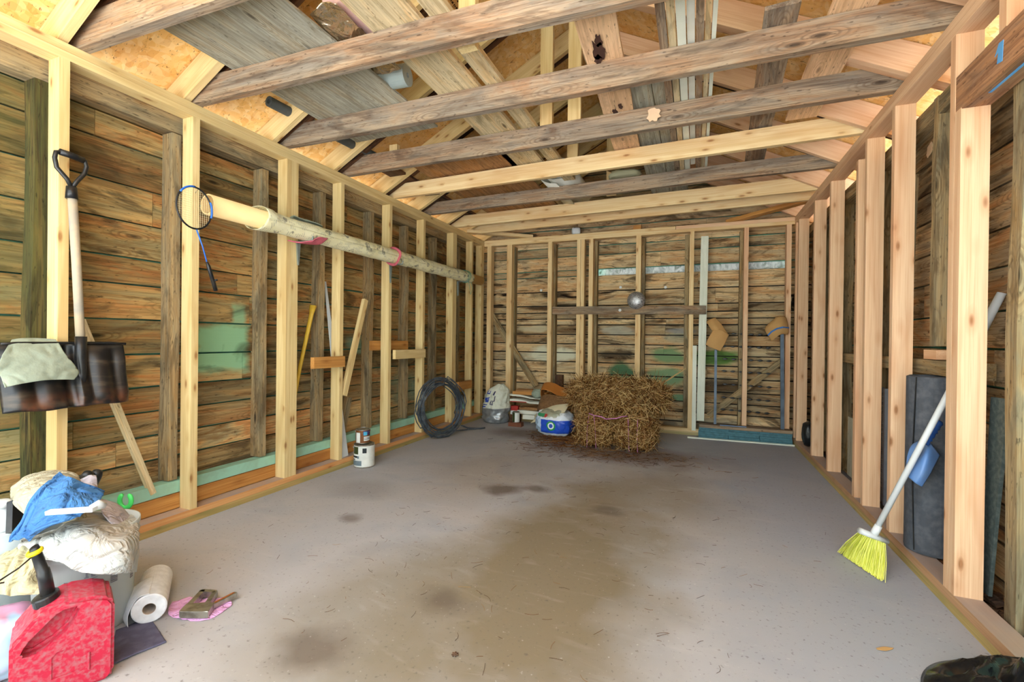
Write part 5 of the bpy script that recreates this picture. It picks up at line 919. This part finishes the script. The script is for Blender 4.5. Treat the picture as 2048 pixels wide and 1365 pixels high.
tag(beam('long_board', (1.09, 3.25, .08), (1.10, 3.13, 2.0), .07, .018, M['old_stud'], (1, 0, 0)), 'long thin weathered board leaning between the louvered shutter and the broom', 'board')
Mt('asphalt', '3f4a48', .9, dirt='6a726c', damt=.5, dsc=50, bump=.4)
bm = bmesh.new(); prism(bm, [(2.34, .876), (2.45, .872), (2.49, .30), (2.485, .082), (2.445, .082), (2.40, .46)], 'x', 1.088, 1.10); 
o = link('asphalt_sheet', bm, M['asphalt']); o.location.y = -.07; tag(o, 'dark asphalt sheet leaning on the boards right of the near stud', 'sheet')
s = N('hide', .95, .1); v = s.obj(False); s.col(s.mix(s.ramp(s.noise(v, 14, 5, 1), (.4, 0.), (.5, 1.)), C('dcd8d4'), C('4f3c30'))); M['hide'] = s.m
o = patch('fur_scrap', [[(1.158, 2.13, 1.27), (1.158, 2.20, 1.30), (1.158, 2.30, 1.26)], [(1.15, 2.12, 1.18), (1.148, 2.22, 1.17), (1.155, 2.32, 1.16)], [(1.158, 2.14, 1.08), (1.15, 2.22, 1.07), (1.158, 2.29, 1.10)]], M['hide'], nu=18, nv=18, amp=.003, th=.004, edge=.01, disp=(-1, 0, 0)); tag(o, 'white and dark fur-like scrap on the boards beside the door jamb', 'scrap')
# rotten rubble behind the right sill
bm = bmesh.new(); rnd = random.Random(5)
for i in range(90):
    x, y = rnd.uniform(1.075, 1.16), rnd.uniform(2.05, 2.9); sx, sy, sz = rnd.uniform(.006, .02), rnd.uniform(.01, .06), rnd.uniform(.004, .016); z = rnd.uniform(.0, .05)
    n0 = len(bm.verts); abox(bm, -sx, sx, -sy, sy, -sz, sz); bm.verts.ensure_lookup_table(); R_ = Matrix.Translation((x, y, z+sz)) @ Matrix.Rotation(rnd.uniform(-.8, .8), 4, 'Z') @ Matrix.Rotation(rnd.uniform(-.5, .5), 4, 'Y')
    for v in bm.verts[n0:]: v.co = R_ @ v.co
tag(link('rotten_wood_debris', bm, M['old_dark']), 'rotten dark wood crumbs behind the right sill', 'debris', kind='stuff')
# ---------------------------------------------------------------- broom with dustpan
br = E('broom', (.76, 2.62, 0)); tag(br, 'yellow broom with a white handle leaning on the near right studs', 'broom')
A = Vector((0.799, 2.649, 0.173)); B = Vector((1.000, 2.537, 0.811)); d = (B-A).normalized(); T_ = B+d*.50
bm = bmesh.new(); tube(bm, [A, B, T_], .0125, 14); wpart('handle', bm, M['white_plastic'], br, 'white metal handle', True)
bm = bmesh.new(); tube(bm, [T_-d*.16, T_+d*.01], [.0165, .015], 14); wpart('hand_grip', bm, M['white_plastic'], br, smooth=True)
rtv = Vector((.927, .375, 0)); ax = (Vector((0.848, 2.668, 0.140))-Vector((0.742, 2.626, 0.184))); wd = ax.length/2; ax.normalize(); cC = (Vector((0.848, 2.668, 0.140))+Vector((0.742, 2.626, 0.184)))/2
bm = bmesh.new(); tube(bm, [cC-ax*wd*1.05, cC+ax*wd*1.05], .014, 12, flat=1.6); tube(bm, [cC, cC+d*.06], [.018, .015], 12); wpart('ferrule', bm, M['white_plastic'], br, smooth=True)
bl, brr = Vector((0.700, 2.755, 0.003)), Vector((0.787, 2.529, 0.003)); s = N('bristle', .5, .3); s.col(s.ramp(s.attr('rnd'), (0, 'b9bf3a'), (.5, 'dfe35c'), (1, 'f0f08c'))); M['bristle'] = s.m
bm = bmesh.new(); lay = bm.faces.layers.float.new('rnd'); rnd = random.Random(8); nn = Vector((ax.y, -ax.x, 0)).normalized()
for i in range(620):
    t = rnd.random(); w = rnd.uniform(-1, 1); a = cC+ax*wd*(2*t-1)*.95+nn*w*.013-d*.005; b = bl.lerp(brr, min(1, max(0, t+rnd.gauss(0, .035))))+nn*(w*.035+rnd.gauss(0, .004)); b = b+(b-a)*rnd.uniform(-.1, -.01); mid = (a+b)/2+(Vector((-.4, -.1, .0))*.02*(1-t)*0)+Vector((rnd.gauss(0, .003), rnd.gauss(0, .003), 0)); mid += (ax*(t-.5)*.012)
    r = rnd.random(); sdv = Vector((rnd.uniform(-1, 1), rnd.uniform(-1, 1), 0)).normalized()*.0011; prev = None
    for q in (a, mid, b):
        ring = [bm.verts.new(q+sdv), bm.verts.new(q-sdv*.5+Vector((-sdv.y, sdv.x, 0))), bm.verts.new(q-sdv*.5-Vector((-sdv.y, sdv.x, 0)))]
        if prev:
            for x in range(3): f = bm.faces.new((prev[x], prev[(x+1) % 3], ring[(x+1) % 3], ring[x])); f[lay] = r
        prev = ring
o = wpart('bristles', bm, M['bristle'], br, 'yellow flared bristles')
Mt('pan_blue', '5f86bd', .4, dirt='8ba4c4', damt=.4, dsc=8)
dp = E('dustpan', (1.028, 2.786, 0.506)); tag(dp, 'blue dustpan clipped on the broom handle', 'dustpan')
D_ = 2.02
o = patch('pan', [[(0.986, 2.662, 0.627), (1.002, 2.636, 0.624), (1.036, 2.638, 0.575)], [(0.961, 2.640, 0.580), (0.963, 2.576, 0.573), (1.005, 2.604, 0.537)], [(0.927, 2.627, 0.522), (0.943, 2.568, 0.505), (0.981, 2.594, 0.487)], [(0.913, 2.610, 0.468), (0.927, 2.583, 0.452), (0.955, 2.594, 0.434)]], M['pan_blue'], nu=14, nv=14, amp=0, th=.003); keep(o, dp)
o = patch('side_wall', [[(0.988, 2.727, 0.618), (0.982, 2.660, 0.627)], [(0.948, 2.689, 0.596), (0.961, 2.640, 0.580)], [(0.923, 2.657, 0.549), (0.927, 2.627, 0.522)], [(0.906, 2.618, 0.499), (0.913, 2.610, 0.468)]], M['pan_blue'], nu=12, nv=6, amp=0, th=.003); keep(o, dp)
hp = [Vector((0.972, 2.613, 0.626)), Vector((0.984, 2.618, 0.649)), Vector((1.001, 2.625, 0.677)), Vector((1.013, 2.630, 0.695)), Vector((1.028, 2.636, 0.718)), Vector((1.034, 2.638, 0.729))]
bm = bmesh.new(); tube(bm, [hp[0].lerp(hp[-1], i/14) for i in range(15)], [.017+.0035*math.sin(i*2.6) for i in range(15)], 12, flat=.6); wpart('handle', bm, Mt('pan_handle', '2b5aa8', .4), dp, 'darker blue wavy handle', True)
# ---------------------------------------------------------------- black trash bag at the lower right edge
s = N('trash_bag', .22, .5); s.col(C('141619')); s.bump(s.noise(s.obj(False), 9, 4, .5), .5, .02); M['trash'] = s.m
def tb(u, v):
    a = 2*math.pi*u; r = v; x, y = .93+.27*r*math.cos(a), 1.72+.30*r*math.sin(a); n = mnoise.noise(Vector((x*7, y*7, 0))); rd = 1-abs(mnoise.noise(Vector((x*11, y*11, 4))))*2
    z = .10*(1-r**1.6)*(.9+.5*n)+.06*rd*(1-r**3); return Vector((x, y, max(z, .002)))
o = sheet('trash_bag', tb, 70, 30, .002, M['trash']); tag(o, 'crumpled glossy black trash bag on the floor at the lower right edge', 'bag')
bm = bmesh.new(); rnd = random.Random(3)
def litter(name, px, lab, mat, s_):
    bm = bmesh.new(); 
    for i in range(7):
        a = i*.9; tube(bm, [(px[0]+s_*math.cos(a), px[1]+s_*math.sin(a), .004), (px[0], px[1], .008), (px[0]-s_*math.cos(a+.5), px[1]-s_*math.sin(a+.5), .004)], .0022, 5)
    tag(link(name, bm, mat), lab, 'debris')
litter('seed_husk', (-0.746, 1.360, 0.000), 'small dark seed husk on the floor near the bottom edge', M['old_dark'], .012)
o = patch('dry_leaf', [[(0.604, 1.968, 0.003), (0.632, 1.983, 0.006), (0.663, 1.993, 0.003)], [(0.606, 1.960, 0.003), (0.628, 1.961, 0.005), (0.654, 1.981, 0.003)]], M['kraft'], nu=6, nv=10, amp=.002, th=.001, disp=(0, 0, 1)); tag(o, 'small dry leaf on the floor near the trash bag', 'leaf')
bm = bmesh.new(); tube(bm, [(0.985, 2.896, 0.000), (0.972, 2.845, 0.020)], .004, 6); tag(link('screw', bm, M['steel']), 'small screw standing beside the right sill', 'screw')
# ---------------------------------------------------------------- lumber and odds and ends stored on the ceiling joists
ZS = ZP+.145
def store(name, x0, x1, y0, y1, t, mat, label, grp=None, z=ZS, dx=0, **k):
    xc, w = (x0+x1)/2, x1-x0; return tag(beam(name, (xc, y0, z+t/2), (xc+dx, y1, z+t/2), w, t, mat, (0, 0, 1), **k), label, 'board', grp)
store('plywood_sheet', -2.40, -1.69, 1.30, 2.75, .012, M['grey_panel'], 'wide grey weathered plywood panel stored on the near ceiling joists')
store('storage_board', -1.465, -1.195, .9, 4.0, .024, M['plank'], 'wide pale board stored lengthwise left of the narrow white board', 'boards stored on the joists')
store('storage_board', -1.15, -1.045, 1.0, 4.1, .03, M['plank'], 'narrow whitish board stored beside the wide pale board', 'boards stored on the joists')
store('storage_board', -.52, -.33, 1.6, 3.6, .024, M['live'], 'live-edge board with dark knots stored near the ridge', 'boards stored on the joists', dx=-.08, warp=.012, seg=12)
store('storage_board', -.43, -.26, 2.75, 5.3, .024, M['grey_panel'], 'left one of two wide grey boards stored near the ridge', 'boards stored on the joists', z=ZS+.026)
store('storage_board', -.255, -.085, 2.75, 5.3, .024, M['grey_panel'], 'right one of two wide grey boards stored near the ridge', 'boards stored on the joists', z=ZS+.026)
for i, (x0, x1, z, m, lb) in enumerate([(-.185, -.145, 0, 'old_joist', 'leftmost brown strip'), (-.14, -.105, .004, 'plank', 'second pale strip'), (-.10, -.06, 0, 'downspout_white', 'wide white-painted strip'), (-.055, -.02, .01, 'foam_white', 'grooved white strip'), (-.015, .02, 0, 'old_joist', 'reddish bare strip'), (.025, .05, 0, 'plank', 'thin pale strip'), (.055, .075, .003, 'downspout_white', 'rightmost thin white strip')]):
    store('trim_strip', x0, x1, 1.7+.1*(i % 3), 4.5-.13*(i % 4), .016+.006*(i % 2), M[m], '%s in the bundle of trim stored right of the grey boards' % lb, 'bundle of trim strips on the joists', z=ZS+z, bev=.002)
store('storage_board', .27, .41, 2.3, 4.4, .02, M['old_joist'], 'grey weathered board stored right of the trim bundle', 'boards stored on the joists', dx=.10)
store('storage_board', .54, .72, 1.4, 3.5, .022, M['live'], 'pinkish board with a dark knot stored at the right side', 'boards stored on the joists')
store('plywood_sheet', -2.28, -1.42, 3.10, 4.9, .012, M['ply_brown'], 'brown plywood panel stored on the far left ceiling joists')
store('storage_board', -2.62, -2.45, 3.3, 4.9, .02, M['old_dark'], 'dark board stored beside the brown plywood panel', 'boards stored on the joists')
Mt('foam_tube_dark', '4b5150', .8, dirt='363b3c', damt=.5, dsc=20); Mt('foam_tube_grey', '9aa8a4', .7, dirt='828f8c', damt=.4, dsc=14)
def hollow(name, a, b, r, ri, mat, lab, cat):
    mx, L_ = frame(a, b, (0, 0, 1)); mx = mx @ Matrix(((0, 0, 1, 0), (0, 1, 0, 0), (-1, 0, 0, 0), (0, 0, 0, 1))); bm = bmesh.new(); lathe(bm, [(ri, 0), (r, 0), (r, L_), (ri, L_), (ri, 0)], 28, cap=False, mx=mx); o = link(name, bm, mat); tag(o, lab, cat); return o
hollow('foam_tube', (-2.565, 2.12, ZS+.035), (-2.50, 3.10, ZS+.035), .033, .016, M['foam_tube_dark'], 'dark foam pipe tube lying along the left joists', 'tube')
hollow('foam_tube', (-1.585, 2.24, ZS+.065), (-2.00, 2.20, ZS+.065), .062, .014, M['foam_tube_grey'], 'thick grey foam tube lying on the plywood panel', 'tube')
bm = bmesh.new(); sp = [(-1.215+(.03+.0085*a/math.pi/.35)*math.cos(a)*1.25, 0, ZS+.10+(.03+.0085*a/math.pi/.35)*math.sin(a)*.8) for a in [i*math.pi/10 for i in range(56)]]
prev = None
for p in sp:
    q = [bm.verts.new((p[0], 4.06, p[2])), bm.verts.new((p[0], 4.9, p[2]))]
    if prev: bm.faces.new((prev[0], prev[1], q[1], q[0]))
    prev = q
o = link('vinyl_roll', bm, M['foam_white'], smooth=True); m_ = o.modifiers.new('t', 'SOLIDIFY'); m_.thickness = .005; tag(o, 'rolled white vinyl sheet lying on the joists beside the brown plywood', 'roll')
s = N('foil', .18, .6); s.b.inputs['Metallic'].default_value = .95; s.col(C('c8b9a0')); s.bump(s.noise(s.obj(False), 14, 4, 1), .8, .03); M['foil'] = s.m
Mt('pink_insulation', 'e3b9b4', .95, dirt='d8c2a8', damt=.4, dsc=20, bump=.5)
ins = E('insulation_batt', (-1.56, 1.8, ZS+.03)); tag(ins, 'foil-faced pink insulation batt stored between the panel and the pale board', 'insulation')
o = patch('foil_facing', [[(-1.70, 1.62, ZS+.03), (-1.62, 1.60, ZS+.05), (-1.53, 1.61, ZS+.04)], [(-1.70, 1.80, ZS+.02), (-1.62, 1.80, ZS+.0), (-1.53, 1.80, ZS+.02)], [(-1.70, 2.1, ZS+.02), (-1.62, 2.1, ZS+.01), (-1.53, 2.1, ZS+.02)]], M['foil'], nu=30, nv=20, amp=.012, fr=16, th=.002, disp=(0, 0, 1)); keep(o, ins)
o = blob('batt', (-1.55, 1.87, ZS+.05), (.14, .25, .04), M['pink_insulation'], 0, 4, .08, 5, 14); keep(o, ins); o['label'] = 'pink fibre batt'
o = patch('foil_scrap', [[(-.78, 4.0, ZS+.12), (-.70, 4.0, ZS+.14), (-.62, 4.0, ZS+.1)], [(-.78, 4.2, ZS+.08), (-.70, 4.2, ZS+.05), (-.62, 4.2, ZS+.06)]], M['foil'], nu=14, nv=14, amp=.012, fr=18, th=.002, disp=(0, 0, 1)); tag(o, 'small bright foil insulation scrap under the ridge', 'insulation')
o = blob('stone', (-.62, 4.25, ZS+.0), (.14, .10, .035), Mt('stone_green', 'a3a384', .85, dirt='8b8c70', damt=.4, dsc=12), .1, 3, .15, 4, 12); o.name = 'flat_stone'; tag(o, 'flat greenish block lying on the far weathered joist', 'block')
# ink stamps on the sheathing (illegible grade marks)
def stamp(c, lab, side, n, seed, w=.35, h=.12):
    rnd = random.Random(seed); bm = bmesh.new(); sl = math.atan(RS)*side
    R_ = Matrix.Translation(c) @ Matrix.Rotation(-side*0, 4, 'Z')
    for r in range(n):
        x = 0
        while x < w:
            l = rnd.uniform(.006, .022); yy = x; t = -r*h/n; dxx = t; zz = -RS*side*dxx*1
            a = [(dxx, yy), (dxx+.010, yy), (dxx+.010, yy+l), (dxx, yy+l)]
            vs = [bm.verts.new((c[0]+p, c[1]+q, rafz(c[0]+p)+.165-.0018)) for p, q in a]; bm.faces.new(vs); x += l+rnd.uniform(.003, .012)
    o = link('ink_stamp', bm, Mt('ink', '3b2410', .9)); m_ = o.modifiers.new('t', 'SOLIDIFY'); m_.thickness = .0006; tag(o, lab, 'stamp')
stamp((-2.32, 1.45, 0), 'black ink grade stamp on the sheathing in the upper left corner', -1, 4, 1)
stamp((-1.42, 2.25, 0), 'black ink grade stamp on the sheathing between the stored boards', -1, 5, 2, .5, .14)

def splat(name, c, r, ax, mat, lab, par=None, seed=1):
    rnd = random.Random(seed); pts = [(math.cos(a)*r*k, math.sin(a)*r*k*1.1) for a, k in [(2*math.pi*i/18, rnd.uniform(.72, 1.15)) for i in range(18)]]; bm = bmesh.new()
    if ax == 'y': prism(bm, [(c[0]+a, c[2]+b) for a, b in pts], 'y', c[1]-.003, c[1])
    else: prism(bm, [(c[1]+a, c[2]+b) for a, b in pts], 'x', c[0]-.003, c[0])
    o = link(name, bm, mat); o['label'] = lab
    if par: keep(o, par)
    else: tag(o, lab, 'splotch')
    return o
bpy.context.view_layer.update()
Mt('putty', 'dcbc98', .85, dirt='c8a480', damt=.4, dsc=30)
jt = [o for o in bpy.data.objects if o.get('label', '').startswith('weathered ceiling joist fourth')][0]
splat('splotch', (-0.259, 2.946, 2.486), .042, 'y', M['putty'], 'pale putty splotch', jt)
splat('paint_splat', (1.168, 3.133, 2.134), .035, 'x', M['putty'], 'pale splat on the old boards of the right wall near the top', None, 4)

lb = [o for o in bpy.data.objects if o.get('label', '').startswith('live-edge board')][0]; Mt('knot_dark', '4a2f24', .9)
for i, (x, y, r) in enumerate([(-.475, 2.30, .045), (-.46, 2.22, .03), (-.49, 2.38, .03), (-.50, 2.95, .025), (-.455, 2.90, .02)]):
    bm = bmesh.new(); rnd = random.Random(i+20); prism(bm, [(x+math.cos(a)*r*k*.7, y+math.sin(a)*r*k*1.8) for a, k in [(2*math.pi*j/16, rnd.uniform(.55, 1.2)) for j in range(16)]], 'z', ZS-.0105, ZS-.0085); keep(link('knot', bm, M['knot_dark']), lb)
